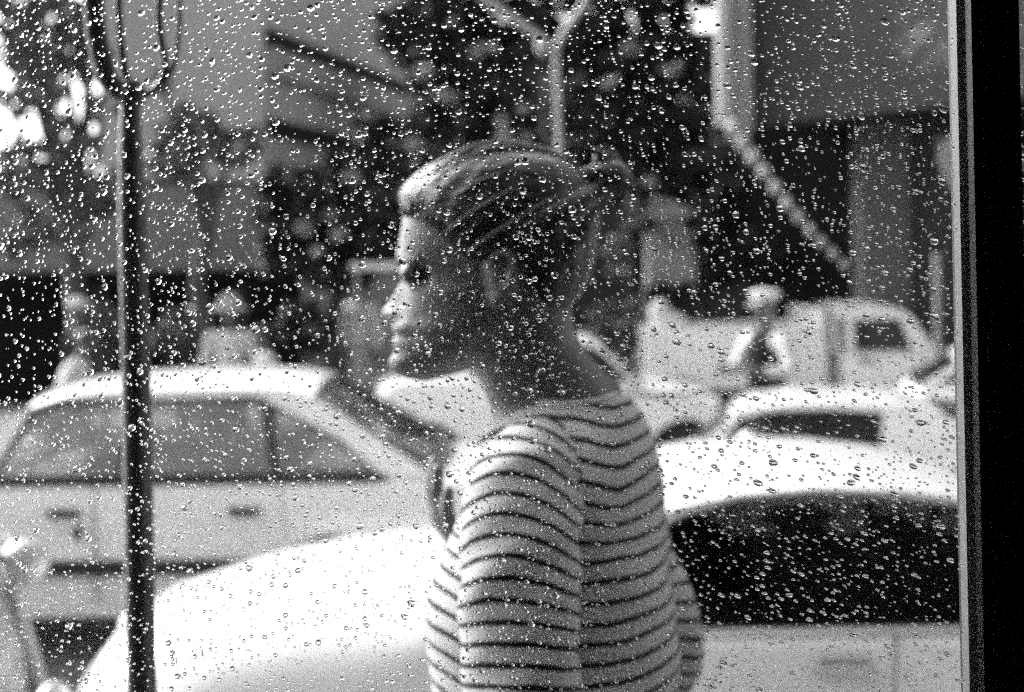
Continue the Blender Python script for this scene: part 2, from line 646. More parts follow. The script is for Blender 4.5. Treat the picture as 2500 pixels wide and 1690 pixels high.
ribbon(0.1, 13.8, 4.325, 4.688, 'window_ribbon', 'recess', -0.1, 0.03)
ribbon(0.05, 13.9, 5.4, 5.912, 'balcony_parapet', 'wall_mid', -0.05, 0.16)
ribbon(0.05, 13.9, 3.625, 4.3, 'balcony_parapet', 'wall_mid', -0.05, 0.14)
ribbon(0.0, 14.0, 8.5, 8.875, 'cornice', 'wall_mid', -0.1, 0.3)

# left: long fascia over a dark open ground floor
ar = tag(empty('arcade_shop', (-6, 18.5, 0)), 'low shop front, plain grey fascia over a black open ground floor, left', 'building')
ainv = Matrix.Translation((6, -18.5, 0))
pA, pB = P(-300, 625, 18.0), P(720, 722, 20.5)
mb = MB(); quad_wall(mb, (pA.x, 18.0), (pB.x, 19.8), 2.0, 3.15, 0.35); badd(ar, ainv, mb, 'fascia', 'wall_mid')
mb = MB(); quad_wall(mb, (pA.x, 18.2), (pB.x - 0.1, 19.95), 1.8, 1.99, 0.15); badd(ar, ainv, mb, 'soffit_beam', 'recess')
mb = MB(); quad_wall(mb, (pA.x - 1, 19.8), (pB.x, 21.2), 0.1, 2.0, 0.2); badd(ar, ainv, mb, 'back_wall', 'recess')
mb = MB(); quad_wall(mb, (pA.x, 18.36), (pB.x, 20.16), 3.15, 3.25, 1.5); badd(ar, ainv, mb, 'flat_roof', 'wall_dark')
for k, t in enumerate((0.12, 0.5, 0.86)):
    w = Vector((pA.x, 18.25, 0)).lerp(Vector((pB.x, 20.05, 0)), t)
    mb = MB().box((w.x - 0.1, w.y, 0.1), (w.x + 0.1, w.y + 0.2, 1.99)); badd(ar, ainv, mb, 'pillar', 'wall_dark')

# right: building with a deep fascia and a shaded ground floor
br = tag(empty('office_building', (4.5, 16, 0)), 'grey building with deep blank fascia above a shaded ground floor, right', 'building')
rinv = Matrix.Translation((-4.5, -16, 0))
q0, q1 = (2.67, 16.3), (6.6, 12.0)
q0 = (P(1800, 312, 16.2).x, 16.2); q1d = P(2340, 262, 14.0)
dq = (Vector((q1d.x, 14.0)) - Vector(q0)).normalized()
q1 = tuple(Vector(q0) + dq * 7)
zf = P(1900, 303, 15.8).z
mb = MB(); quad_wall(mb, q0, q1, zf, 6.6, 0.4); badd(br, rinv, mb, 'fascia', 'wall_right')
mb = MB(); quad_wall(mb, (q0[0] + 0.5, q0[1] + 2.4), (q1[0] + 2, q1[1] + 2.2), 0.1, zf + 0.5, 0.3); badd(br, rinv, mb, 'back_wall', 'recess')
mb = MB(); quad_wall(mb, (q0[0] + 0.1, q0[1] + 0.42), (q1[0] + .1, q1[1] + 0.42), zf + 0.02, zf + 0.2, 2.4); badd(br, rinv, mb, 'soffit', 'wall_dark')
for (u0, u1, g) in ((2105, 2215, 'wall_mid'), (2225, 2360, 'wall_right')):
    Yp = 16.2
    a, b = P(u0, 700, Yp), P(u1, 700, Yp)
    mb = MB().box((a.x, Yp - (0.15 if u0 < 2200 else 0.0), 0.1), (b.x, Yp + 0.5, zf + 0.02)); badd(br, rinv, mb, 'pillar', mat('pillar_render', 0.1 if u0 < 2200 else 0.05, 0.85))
Yp = 15.9
a = P(1757, 320, Yp); b = P(1818, 320, Yp)
mb = MB()
mb.tube([(a.x + 0.07, Yp, a.z + 0.05), (a.x + 0.07, Yp, 6.6)], 0.11, 14)
badd(br, rinv, mb, 'downpipe', 'lamp_white', 60)
mb = MB().box((a.x + 0.16, Yp + 0.03, a.z), (b.x + 0.1, Yp + 0.3, 6.6)); badd(br, rinv, mb, 'corner_trim', 'wall_light')

# behind the trees in the middle: a dark facade closing the street
dk = tag(empty('dark_facade', (2, 27, 0)), 'dark building wall almost hidden behind the central trees', 'building')
dinv = Matrix.Translation((-2, -27, 0))
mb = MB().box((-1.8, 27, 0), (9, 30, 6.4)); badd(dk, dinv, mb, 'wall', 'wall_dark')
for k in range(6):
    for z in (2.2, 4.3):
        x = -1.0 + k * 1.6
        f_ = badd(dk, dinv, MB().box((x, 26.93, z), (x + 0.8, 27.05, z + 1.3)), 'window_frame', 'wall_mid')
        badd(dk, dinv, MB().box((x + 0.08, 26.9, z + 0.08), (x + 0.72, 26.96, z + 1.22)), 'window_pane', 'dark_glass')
# pale kiosk between the trees
kk = tag(empty('kiosk', P(1635, 900, 17.6)), 'pale kiosk wall showing right of the knotted hair', 'kiosk')
kk.location.z = 0.12
a, b = P(1582, 620, 17.6), P(1700, 620, 17.6)
kinv = Matrix.Translation(-kk.location)
top = P(1630, 530, 17.6).z; bot = P(1630, 705, 17.6).z
mb = MB().box((a.x, 17.6, bot), (b.x, 18.4, top)); badd(kk, kinv, mb, 'upper_panel', 'wall_light')
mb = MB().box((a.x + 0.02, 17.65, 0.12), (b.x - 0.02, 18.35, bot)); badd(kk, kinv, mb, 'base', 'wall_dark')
mb = MB()
mb.add([(a.x - 0.1, 17.5, top), (b.x + 0.1, 17.5, top), (b.x + 0.1, 18.5, top), (a.x - 0.1, 18.5, top), ((a.x + b.x) / 2, 18, top + 0.25)],
       [(0, 1, 4), (1, 2, 4), (2, 3, 4), (3, 0, 4), (3, 2, 1, 0)])
badd(kk, kinv, mb, 'roof', 'wall_mid')
# horizontal pale sign bar just in front of the brow
sg = tag(empty('sign_board', (P(915, 650, 13).x, 13, 0)), 'pale narrow sign board on a thin grey post level with the brow', 'sign')
sinv = Matrix.Translation(-sg.location)
a, b = P(855, 642, 13), P(985, 664, 13)
mb = MB().box((a.x, 12.97, b.z + 0.02), (b.x, 13.02, a.z)); badd(sg, sinv, mb, 'board', 'cloth_white')
mb = MB().tube([(a.x + 0.06, 13.04, 0.0), (a.x + 0.06, 13.04, a.z)], 0.02, 10); badd(sg, sinv, mb, 'post', 'wall_mid', 60)

# ------------------------------------------------------------------ trees
def leaf_mesh(blobs, n, size, seed, density_gap=0.0):
    r_ = np.random.default_rng(seed)
    vol = np.array([b[3] ** 2 * b[4] for b in blobs]); vol = vol / vol.sum()
    idx = r_.choice(len(blobs), n, p=vol)
    bl_ = np.array(blobs)[idx]
    d = r_.normal(size=(n, 3)); d /= np.linalg.norm(d, axis=1)[:, None]
    rad = r_.random(n) ** 0.4
    # clump the leaves: pull each towards one of several sub-centres
    p = bl_[:, :3] + d * rad[:, None] * np.stack([bl_[:, 3], bl_[:, 3], bl_[:, 4]], 1)
    nc = max(8, n // 55)
    cc = p[r_.choice(n, nc)]
    near = r_.integers(0, nc, n)
    dd = ((p[:, None, :] - cc[None, :, :]) ** 2).sum(2) if n * nc < 3e6 else None
    if dd is not None:
        near = dd.argmin(1)
    p = p + (cc[near] - p) * 0.45
    a = r_.normal(size=(n, 3)); a[:, 2] *= 0.5; a /= np.linalg.norm(a, axis=1)[:, None]
    b = r_.normal(size=(n, 3)); b -= (a * b).sum(1)[:, None] * a; b /= np.linalg.norm(b, axis=1)[:, None]
    s = size * r_.uniform(0.6, 1.4, n)[:, None]
    v = np.stack([p - a * s, p + b * s * 0.45, p + a * s, p - b * s * 0.45], 1).reshape(-1, 3)
    f = np.arange(4 * n).reshape(-1, 4)
    return v, f

def tree(name, label, base, fork_z, trunk_r, blobs, n, size, leafmat, seed, group=None, pale=()):
    t = tag(empty(name, base), label, 'tree', group)
    bx, by, bz = base
    r_ = random.Random(seed)
    mb = MB()
    pts, rad = [], []
    wob = [(0, 0)] + [(r_.uniform(-.06, .06), r_.uniform(-.06, .06)) for _ in range(5)]
    for k in range(6):
        q = k / 5
        pts.append((wob[k][0], wob[k][1], q * (fork_z - bz)))
        rad.append(trunk_r * (1.25 - 0.5 * q) if k else trunk_r * 1.6)
    mb.tube(pts, rad, 10)
    top = Vector(pts[-1])
    for b in blobs:
        e = Vector((b[0] - bx, b[1] - by, b[2] - bz))
        mid = top.lerp(e, 0.5) + Vector((r_.uniform(-.1, .1), r_.uniform(-.1, .1), r_.uniform(0, .15)))
        mb.tube([top - Vector((0, 0, .1)), mid, e, e + Vector((r_.uniform(-.2, .2), r_.uniform(-.2, .2), b[4] * 0.6))],
                [trunk_r * 0.55, trunk_r * 0.4, trunk_r * 0.22, 0.01], 7)
    mb.build('trunk', 'bark', t, 60)
    v, f = leaf_mesh(blobs, n, size, seed)
    v = v - np.array(base)
    me = bpy.data.meshes.new('crown')
    me.from_pydata(v.tolist(), [], f.tolist())
    me.materials.append(M[leafmat])
    o = bpy.data.objects.new('crown', me); C.objects.link(o); o.parent = t
    if pale:
        v, f = leaf_mesh(list(pale), 26 * len(pale), size * .8, seed + 50)  # small clumps of leaves paler than the main crown
        me = bpy.data.meshes.new('pale_leaves')
        me.from_pydata((v - np.array(base)).tolist(), [], f.tolist())
        me.materials.append(M['leaf_pale'])
        o = bpy.data.objects.new('pale_leaves', me); C.objects.link(o); o.parent = t
    return t

def blob(u, v, Y, rpx, rzpx=None, dy=0.0):
    p = P(u, v, Y + dy)
    k = (Y + dy) / F_PX
    return (p.x, p.y, p.z, rpx * k, (rzpx or rpx) * k)

tree('street_tree', 'mid grey leafy tree beside the iron post, left edge', (P(150, 900, 14.6).x, 15.2, 0.0), 2.4, 0.12,
     [blob(60, 420, 15, 110, 90), blob(170, 330, 15.2, 90, 60), blob(130, 560, 15, 100, 60), blob(20, 260, 15, 60, 70),
      blob(240, 480, 15.4, 90, 80), blob(20, 600, 15, 60, 60), blob(250, 250, 15.4, 60, 40),
      blob(60, 120, 15, 80, 90), blob(150, 40, 15.2, 80, 60), blob(110, 230, 15, 70, 60), blob(0, 30, 15, 60, 60), blob(240, 150, 15.6, 45, 60), blob(120, 130, 16, 120, 120), blob(60, -20, 15.6, 120, 70), blob(200, 100, 15.8, 60, 90)], 8200, 0.065, 'leaf_mid', 3)
tree('street_tree', 'loose leafy tree in front of the grey fascia, right of the iron post', (P(480, 900, 15.5).x, 15.8, 0.0), 2.3, 0.1,
     [blob(470, 300, 16, 90, 60), blob(560, 370, 16, 80, 50), blob(420, 390, 16, 80, 60), blob(620, 330, 16, 50, 40),
      blob(390, 200, 16, 40, 50), blob(520, 460, 16, 50, 30)], 2200, 0.07, 'leaf_mid', 5)
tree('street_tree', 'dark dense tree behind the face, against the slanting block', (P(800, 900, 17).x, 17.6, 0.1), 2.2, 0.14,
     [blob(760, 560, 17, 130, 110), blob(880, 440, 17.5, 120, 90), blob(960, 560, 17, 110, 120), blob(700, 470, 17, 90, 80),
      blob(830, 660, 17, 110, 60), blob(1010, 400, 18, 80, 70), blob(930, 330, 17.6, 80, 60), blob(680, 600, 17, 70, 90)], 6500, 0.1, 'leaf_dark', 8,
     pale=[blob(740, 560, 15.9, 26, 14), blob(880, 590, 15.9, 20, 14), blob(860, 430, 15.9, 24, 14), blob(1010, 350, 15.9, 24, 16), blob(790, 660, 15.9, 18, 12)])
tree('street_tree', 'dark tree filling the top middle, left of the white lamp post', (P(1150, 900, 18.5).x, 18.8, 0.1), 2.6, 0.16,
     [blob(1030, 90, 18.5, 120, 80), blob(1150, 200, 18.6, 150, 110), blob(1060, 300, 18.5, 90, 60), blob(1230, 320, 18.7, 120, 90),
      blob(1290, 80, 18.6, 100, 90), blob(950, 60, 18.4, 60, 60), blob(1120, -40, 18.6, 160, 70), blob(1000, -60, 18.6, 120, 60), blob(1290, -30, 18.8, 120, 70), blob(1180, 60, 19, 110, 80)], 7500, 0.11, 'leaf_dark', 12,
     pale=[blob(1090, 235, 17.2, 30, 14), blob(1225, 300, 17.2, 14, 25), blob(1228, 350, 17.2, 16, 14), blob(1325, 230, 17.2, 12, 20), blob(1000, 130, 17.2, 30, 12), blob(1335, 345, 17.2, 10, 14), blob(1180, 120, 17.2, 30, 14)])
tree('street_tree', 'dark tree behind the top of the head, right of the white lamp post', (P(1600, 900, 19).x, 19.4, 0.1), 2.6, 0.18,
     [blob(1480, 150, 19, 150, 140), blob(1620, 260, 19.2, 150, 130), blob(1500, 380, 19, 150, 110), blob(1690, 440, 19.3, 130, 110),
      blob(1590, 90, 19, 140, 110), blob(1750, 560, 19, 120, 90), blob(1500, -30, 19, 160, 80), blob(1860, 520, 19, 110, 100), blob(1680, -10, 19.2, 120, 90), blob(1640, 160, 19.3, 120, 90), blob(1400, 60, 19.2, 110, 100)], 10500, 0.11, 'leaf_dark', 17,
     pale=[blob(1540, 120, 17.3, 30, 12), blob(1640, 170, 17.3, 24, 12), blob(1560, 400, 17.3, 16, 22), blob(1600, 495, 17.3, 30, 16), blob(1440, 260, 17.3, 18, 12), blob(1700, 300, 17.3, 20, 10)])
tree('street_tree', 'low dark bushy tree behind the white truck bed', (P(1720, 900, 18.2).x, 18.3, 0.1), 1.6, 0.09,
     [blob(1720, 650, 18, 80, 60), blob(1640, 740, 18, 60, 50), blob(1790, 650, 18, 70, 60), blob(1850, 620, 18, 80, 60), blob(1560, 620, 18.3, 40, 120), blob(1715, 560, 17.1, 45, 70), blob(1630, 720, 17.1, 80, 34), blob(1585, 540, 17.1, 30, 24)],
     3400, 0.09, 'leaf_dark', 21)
tree('street_tree', 'small tree with pale mottled leaves behind the nape', (P(1520, 900, 16.5).x, 16.6, 0.0), 1.5, 0.05,
     [blob(1500, 640, 16.5, 45, 60), blob(1530, 560, 16.6, 40, 50), blob(1470, 760, 16.7, 60, 40), blob(1560, 800, 16.5, 50, 50), blob(1440, 860, 16.5, 60, 40), blob(1500, 900, 16.9, 50, 40)],
     900, 0.06, 'leaf_mid', 22, pale=[blob(1520, 660, 16.4, 14, 10), blob(1510, 790, 16.4, 24, 12), blob(1470, 860, 16.4, 16, 24), blob(1550, 890, 16.4, 14, 16), blob(1535, 740, 16.4, 12, 12)])
def shrub(label, u, v, Y, rpx, rz, n, seed, m='leaf_mid'):
    b = blob(u, v, Y, rpx, rz)
    t = tag(empty('shrub', (b[0], Y, 0.05)), label, 'shrub')
    r_ = random.Random(seed)
    mb = MB()
    for k in range(7):
        e = (r_.uniform(-.6, .6) * b[3], r_.uniform(-.3, .3), b[2] + r_.uniform(-.3, .5) * b[4])
        mb.tube([(0, 0, 0), (e[0] * .5, e[1] * .5, e[2] * .6), e], [.03, .02, .006], 6)
    mb.build('stem', 'bark', t, 60)
    v_, f_ = leaf_mesh([b, (b[0] + b[3] * .6, Y, b[2] - b[4] * .5, b[3] * .6, b[4] * .6), (b[0] - b[3] * .6, Y, b[2] - b[4] * .3, b[3] * .6, b[4] * .7)], n, .06, seed)
    me = bpy.data.meshes.new('foliage'); me.from_pydata((v_ - np.array((b[0], Y, .05))).tolist(), [], f_.tolist()); me.materials.append(M[m])
    o = bpy.data.objects.new('foliage', me); C.objects.link(o); o.parent = t
shrub('mid grey shrub between the iron post and the hat wearer', 445, 800, 16.0, 75, 70, 900, 31)
shrub('pale leaved shrub under the fascia left of the iron post', 255, 800, 15.8, 50, 90, 700, 33)
shrub('dark leafy shrub behind the white shirts', 740, 790, 16.4, 80, 80, 900, 35, 'leaf_dark')

def big_leaves(name, label, stem, leaves, size, group):
    """a hanging branch with large leaves; stem = world points"""
    t = tag(empty(name, stem[0]), label, 'branch', group)
    o_ = Vector(stem[0])
    MB().tube([Vector(p) - o_ for p in stem], [0.02] * (len(stem) - 1) + [0.006], 8).build('stem', 'bark', t, 60)
    r_ = random.Random(len(leaves))
    for (p, d, s) in leaves:
        p = Vector(p) - o_; d = Vector(d).normalized()
        side = d.cross(Vector((0, 1, 0.2))).normalized()
        n = side.cross(d)
        vv, ff = [], []
        prof = [(0, 0.02), (0.2, 0.3), (0.45, 0.42), (0.7, 0.32), (0.9, 0.13), (1, 0.01)]
        for t_, w in prof:
            c = p + d * s * t_ - n * 0.12 * s * (t_ - 0.4) ** 2
            vv += [c - side * w * s + n * 0.06 * s * w, c, c + side * w * s + n * 0.06 * s * w]
        for i in range(len(prof) - 1):
            for j in range(2):
                a = i * 3 + j
                ff.append((a, a + 1, a + 4, a + 3))
        MB().add(vv, ff).build('leaf', 'leaf_pale' if r_.random() < 0.55 else 'leaf_mid', t, 60)
    return t

# right: a small tree whose big leaves hang into the frame beside the window frame
rt = tag(empty('broadleaf_tree', (2.95, 8.6, 0.0)), 'broad leaved tree beyond the window frame, pale leaves hanging in', 'tree')
o_ = Vector(rt.location)
tr = MB().tube([Vector(p) - o_ for p in ((2.95, 8.6, 0), (2.98, 8.6, 1.2), (2.93, 8.6, 2.4), (2.85, 8.55, 3.4), (2.8, 8.5, 4.0))], [.09, .07, .06, .05, .02], 10)
for e in ((P(2260, 40, 8.5)), (P(2330, 330, 8.5)), (P(2420, 380, 8.5)), (P(2300, -80, 8.6))):
    b0 = Vector((2.95, 8.6, min(e.z + 0.1, 3.3)))
    tr.tube([b0 - o_, b0.lerp(e, .5) + Vector((0, 0, .06)) - o_, e - o_], [.03, .02, .008], 7)
tr.build('trunk', 'bark', rt, 60)
rl = random.Random(4)
lv = []
for (u, v, n, sp) in ((2260, 60, 9, 60), (2340, 360, 7, 50), (2430, 380, 8, 60), (2330, -60, 8, 80), (2450, 120, 8, 80), (2450, 800, 5, 60), (2300, 130, 3, 30)):
    for _ in range(n):
        p = P(u + rl.uniform(-sp, sp), v + rl.uniform(-sp, sp), 8.5 + rl.uniform(-.1, .1))
        lv.append((p, (rl.uniform(-.7, .5), rl.uniform(-.3, .3), -rl.uniform(.5, 1))))
lv += [(P(2225, 70, 8.5), (-.25, 0, -1)), (P(2262, 50, 8.5), (.05, 0, -1)), (P(2335, 330, 8.45), (-.4, 0, -1)), (P(2345, 430, 8.45), (-.3, 0, -1))]
for p, d in lv:
    s = rl.uniform(.12, .19)
    p = Vector(p) - o_; d = Vector(d).normalized()
    side = d.cross(Vector((rl.uniform(-.4, .4), 1, 0.2))).normalized()
    n = side.cross(d)
    vv, ff = [], []
    prof = [(0, 0.02), (0.2, 0.24), (0.45, 0.34), (0.7, 0.26), (0.9, 0.1), (1, 0.01)]
    for t_, w in prof:
        c = p + d * s * t_ - n * 0.12 * s * (t_ - 0.4) ** 2
        vv += [c - side * w * s + n * 0.06 * s * w, c, c + side * w * s + n * 0.06 * s * w]
    for i in range(len(prof) - 1):
        for j in range(2):
            a = i * 3 + j
            ff.append((a, a + 1, a + 4, a + 3))
    MB().add(vv, ff).build('leaf', 'leaf_pale' if rl.random() < 0.5 else 'leaf_mid', rt, 60)

# ------------------------------------------------------------------ white lamp post, festoon, thin white post
lp_b = P(1366, 400, 14.5)
lp = tag(empty('street_lamp', (lp_b.x, 14.5, 0)), 'white lamp post with forked top rising behind the head', 'street lamp')
o_ = Vector((lp_b.x, 14.5, 0))
jt = P(1357, 125, 14.5)
MB().tube([Vector((0, 0, 0)), Vector((0, 0, 1.2)), Vector((lp_b.x, 14.5, lp_b.z)) - o_, jt - o_], [.07, .05, .036, .034], 12).build('pole', 'lamp_white', lp, 60)
MB().tube([jt - o_, P(1320, 92, 14.5) - o_, P(1250, 45, 14.5) - o_, P(1170, -10, 14.5) - o_], [.034, .036, .045, .04], 10).build('arm', 'lamp_white', lp, 60)
MB().tube([jt - o_, P(1375, 80, 14.5) - o_, P(1420, 20, 14.5) - o_, P(1450, -40, 14.5) - o_], [.034, .036, .04, .035], 10).build('arm', 'lamp_white', lp, 60)
MB().ell(P(1322, 112, 14.45) - o_, (.06, .06, .11)).build('lamp_head', 'lamp_white', lp, 60)

fs_pts = [P(1790, 308, 15.2), P(1850, 395, 15.0), P(1920, 490, 14.8), P(1990, 570, 14.7), P(2060, 640, 14.6)]
ft = tag(empty('festoon_string', fs_pts[0]), 'slack string of pale unlit bulbs slanting down from the white downpipe', 'bulb string')
o_ = Vector(fs_pts[0])
MB().tube([p - o_ for p in fs_pts], 0.014, 8).build('cable', 'wall_mid', ft, 60)
for k in range(11):
    t = k / 10 * (len(fs_pts) - 1)
    i = min(int(t), len(fs_pts) - 2)
    p = fs_pts[i].lerp(fs_pts[i + 1], t - i) - o_
    s = 1.0 - 0.5 * k / 10
    MB().ell(p + Vector((0, -.03, -.03)), (.085 * s, .085 * s, .11 * s), N=10, K=6).build('bulb', 'lamp_white', ft, 60)

wp_b = P(2290, 860, 13.8)
wpst = tag(empty('marker_post', (wp_b.x, 13.8, 0)), 'thin pale post with a small round cap beside the window frame', 'post')
top = P(2292, 640, 13.8)
MB().tube([(0, 0, 0), (0, 0, top.z)], .03, 10).build('shaft', 'wall_light', wpst, 60)
MB().ell((0, 0, top.z + .03), (.045, .045, .045)).build('cap', 'wall_light', wpst, 60)

# ------------------------------------------------------------------ cars
def fill2d(outer, holes):
    bm = bmesh.new()
    es = []
    for loop in [outer] + holes:
        vs_ = [bm.verts.new((p[0], 0, p[1])) for p in loop]
        for i in range(len(vs_)):
            es.append(bm.edges.new((vs_[i], vs_[(i + 1) % len(vs_)])))
    bmesh.ops.triangle_fill(bm, use_beauty=True, edges=es, normal=(0, -1, 0))
    bm.verts.index_update()
    v = [(q.co.x, q.co.z) for q in bm.verts]
    f = [tuple(w.index for w in fc.verts) for fc in bm.faces]
    bm.free()
    return v, f

def inset(poly, d):
    """shrink polygon by moving towards its centroid"""
    cx = sum(p[0] for p in poly) / len(poly); cz = sum(p[1] for p in poly) / len(poly)
    out = []
    for x, z in poly:
        l = math.hypot(x - cx, z - cz)
        k = max(0, (l - d) / l)
        out.append((cx + (x - cx) * k, cz + (z - cz) * k))
    return out

def car(name, label, cat, x_front, y_near, facing, sp):
    """sp: L W zs top wheels gh paint glass extras; local s runs front to rear"""
    L, W = sp['L'], sp['W']
    h = W / 2
    t = tag(empty(name, (x_front + facing_sign(facing) * L / 2, y_near + h, 0)), label, cat, sp.get('group'))
    fs = facing_sign(facing)
    X = lambda s: (s - L / 2) * fs
    paint, glass = sp['paint'], sp['glass']
    # lower body
    top = sp['top']
    zs = sp['zs']
    out = [(top[0][0] + .02, zs)] + top + [(top[-1][0] - .02, zs)]
    for s, ra in sorted(sp['wheels'], reverse=True):
        ra = ra + 0.055
        zc = ra - 0.055
        n = 12
        a0 = math.asin(max(-1, min(1, (zs - zc) / ra)))
        for k in range(n + 1):
            a = a0 + (math.pi - 2 * a0) * k / n
            out.append((s + ra * math.cos(a), zc + ra * math.sin(a)))
    ztop = max(p[1] for p in top)
    crown = sp.get('crown', 0.03)
    ys = [-1, -.985, -.95, -.88, -.75, -.5, -.25, 0, .25, .5, .75, .88, .95, .985, 1]
    drop = {1: .05, .985: .03, .95: .016, .88: .007, .75: .002}
    rnd = {1: .24, .985: .2, .95: .15, .88: .095, .75: .045, .5: .012}
    mb = MB()
    n = len(out)
    vv = []
    for y in ys:
        a = abs(y)
        dr = drop.get(a, 0) + 0.0
        cr = crown * (1 - a * a)
        for s, z in out:
            k = min(1, max(0, (z - 0.5) / 0.35))
            dr = drop.get(a, 0) + (rnd.get(a, 0) * sp['round'] * min(1, max(0, (sp['gh']['a'][0] + .1 - s) / .35)) if 'round' in sp else 0)
            e = min(1, max(0, (abs(s - L / 2) - 0.36 * L) / (0.14 * L)))
            ss = s - math.copysign(1, s - L / 2) * e * (0.10 * a ** 3 + dr * 0.8)
            side = 1 - 0.035 * max(0, (0.5 - z) / 0.3)
            gs, ge = sp['gh']['a'][0], sp['gh']['d'][0]
            cm = 1 - min(1, max(0, (s - gs) / .12)) * min(1, max(0, (ge - s) / .12))
            zz = z - dr * k * 0.9 + cr * k * cm
            vv.append((X(ss), y * h * side, zz))
    ff = []
    for i in range(len(ys) - 1):
        for j in range(n):
            j2 = (j + 1) % n
            ff.append((i * n + j, i * n + j2, (i + 1) * n + j2, (i + 1) * n + j))
    v2, f2 = fill2d(out, [])
    ff += [f for f in f2]
    ff += [tuple(len(vv) - n + i for i in f[::-1]) for f in f2]
    mb.add(vv, ff)
    body = mb.build('body', paint, t, 38)
    # greenhouse
    g = sp['gh']
    zb = g['zb']
    rl_ = g['roof']                       # roof line points front -> rear
    outer = [g['a']] + rl_ + [g['d']] + ([(g['a'][0] + .15, zb - .03)] if g['a'][1] > zb else [])
    zr = max(p[1] for p in rl_)
    tum = g.get('tumble', 0.11)
    def yside(z):
        return h - 0.02 - tum * max(0, min(1.2, (z - zb) / (zr - zb)))
    for side in (-1, 1):
        v2, f2 = fill2d(outer, g['win'])
        th = 0.035
        vv = [(X(s), side * yside(z), z) for s, z in v2] + [(X(s), side * (yside(z) - th), z) for s, z in v2]
        k = len(v2)
        ff = list(f2) + [tuple(i + k for i in f[::-1]) for f in f2]
        # rims of outer outline and holes
        cnt = {}
        for f in f2:
            for i in range(len(f)):
                e_ = (f[i], f[(i + 1) % len(f)])
                cnt[tuple(sorted(e_))] = cnt.get(tuple(sorted(e_)), 0) + 1
        for (p, q), c_ in cnt.items():
            if c_ == 1:
                ff.append((p, q, q + k, p + k))
        MB().add(vv, ff).build('side_frame', paint, t, 30)
        for w in g['win']:
            gw = inset(w, -0.006)
            vv = [(X(s), side * (yside(z) - .012), z) for s, z in gw] + [(X(s), side * (yside(z) - .017), z) for s, z in gw]
            m_ = len(gw)
            ff = [tuple(range(m_)), tuple(range(2 * m_ - 1, m_ - 1, -1))] + [(i, (i + 1) % m_, (i + 1) % m_ + m_, i + m_) for i in range(m_)]
            pn = MB().add(vv, ff).build('window', glass, t, None)
            # rubber seal round the opening
            gi = inset(w, 0.0)
            go = inset(w, -sp.get('seal', 0.022))
            vv = [(X(s), side * (yside(z) + .003), z) for s, z in gi] + [(X(s), side * (yside(z) + .003), z) for s, z in go] + \
                 [(X(s), side * (yside(z) - .02), z) for s, z in gi]
            ff = [(i, (i + 1) % m_, (i + 1) % m_ + m_, i + m_) for i in range(m_)] + [(i, (i + 1) % m_, (i + 1) % m_ + 2 * m_, i + 2 * m_) for i in range(m_)]
            MB().add(vv, ff).build('seal', 'trim', pn, None)
    # roof skin
    NY = 12
    rs = []
    m_ = len(rl_)
    for k in range(25):
        q = k / 24 * (m_ - 1)
        i = min(int(q), m_ - 2)
        rs.append((rl_[i][0] + (rl_[i + 1][0] - rl_[i][0]) * (q - i), rl_[i][1] + (rl_[i + 1][1] - rl_[i][1]) * (q - i)))
    rc = g.get('crown', 0.05)
    vv, ff = [], []
    for lay in (0, 1):
        for (s, z) in rs:
            yw = yside(z) + 0.004
            for j in range(NY + 1):
                y = -1 + 2 * j / NY
                vv.append((X(s), y * yw, z + rc * (1 - abs(y) ** 2.4) + 0.004 - lay * 0.03))
    k_ = NY + 1
    nn = len(rs) * k_
    for i in range(len(rs) - 1):
        for j in range(NY):
            a = i * k_ + j
            ff.append((a, a + 1, a + k_ + 1, a + k_))
            ff.append((nn + a, nn + a + k_, nn + a + k_ + 1, nn + a + 1))
    for i in range(len(rs) - 1):
        for j in (0, NY):
            a = i * k_ + j
            ff.append((a, a + k_, nn + a + k_, nn + a))
    for j in range(NY):
        for i in (0, len(rs) - 1):
            a = i * k_ + j
            ff.append((a, a + 1, nn + a + 1, nn + a))
    MB().add(vv, ff).build('roof', paint, t, 50)
    # front and rear screens
    if sp.get('sky_shelf'):
        x0, x1 = sorted((X(g['d'][0] - .75), X(g['d'][0] - .06)))
        MB().rbox((x0, -h + .16, zb + .015), (x1, h - .16, zb + .05)).build('sky_reflection_shelf', 'cloth_white', t, 60)  # added pale shelf, imitates sky reflected in the sloping rear glass
    for nm, lo, hi, bul in (('windscreen', g['a'], rl_[0], -1), ('rear_window', g['d'], rl_[-1], 1)):
        vv, ff = [], []
        for lay in (0, 1):
            for i in range(5):
                q = 0.04 + 0.94 * i / 4
                s = lo[0] + (hi[0] - lo[0]) * q; z = lo[1] + (hi[1] - lo[1]) * q
                yw = yside(z) - 0.05
                for j in range(9):
                    y = -1 + 2 * j / 8
                    vv.append((X(s + bul * (0.05 * (1 - y * y)) - bul * 0.02 - lay * bul * .005), y * yw, z + rc * (1 - y * y) * q + crown * (1 - q)))
        for i in range(4):
            for j in range(8):
                a = i * 9 + j
                ff.append((a, a + 1, a + 10, a + 9))
                ff.append((45 + a, 45 + a + 9, 45 + a + 10, 45 + a + 1))
        so_ = MB().add(vv, ff).build(nm, sp.get('screen', glass), t, 60)
        ring = [vv[j] for j in range(9)] + [vv[i * 9 + 8] for i in range(1, 5)] + [vv[36 + j] for j in range(7, -1, -1)] + [vv[i * 9] for i in range(3, -1, -1)]
        MB().tube(ring, .016, 6, cap=False).build('screen_seal', 'trim', so_, 60)
    # cabin
    sa, sdd = g['a'][0], g['d'][0]
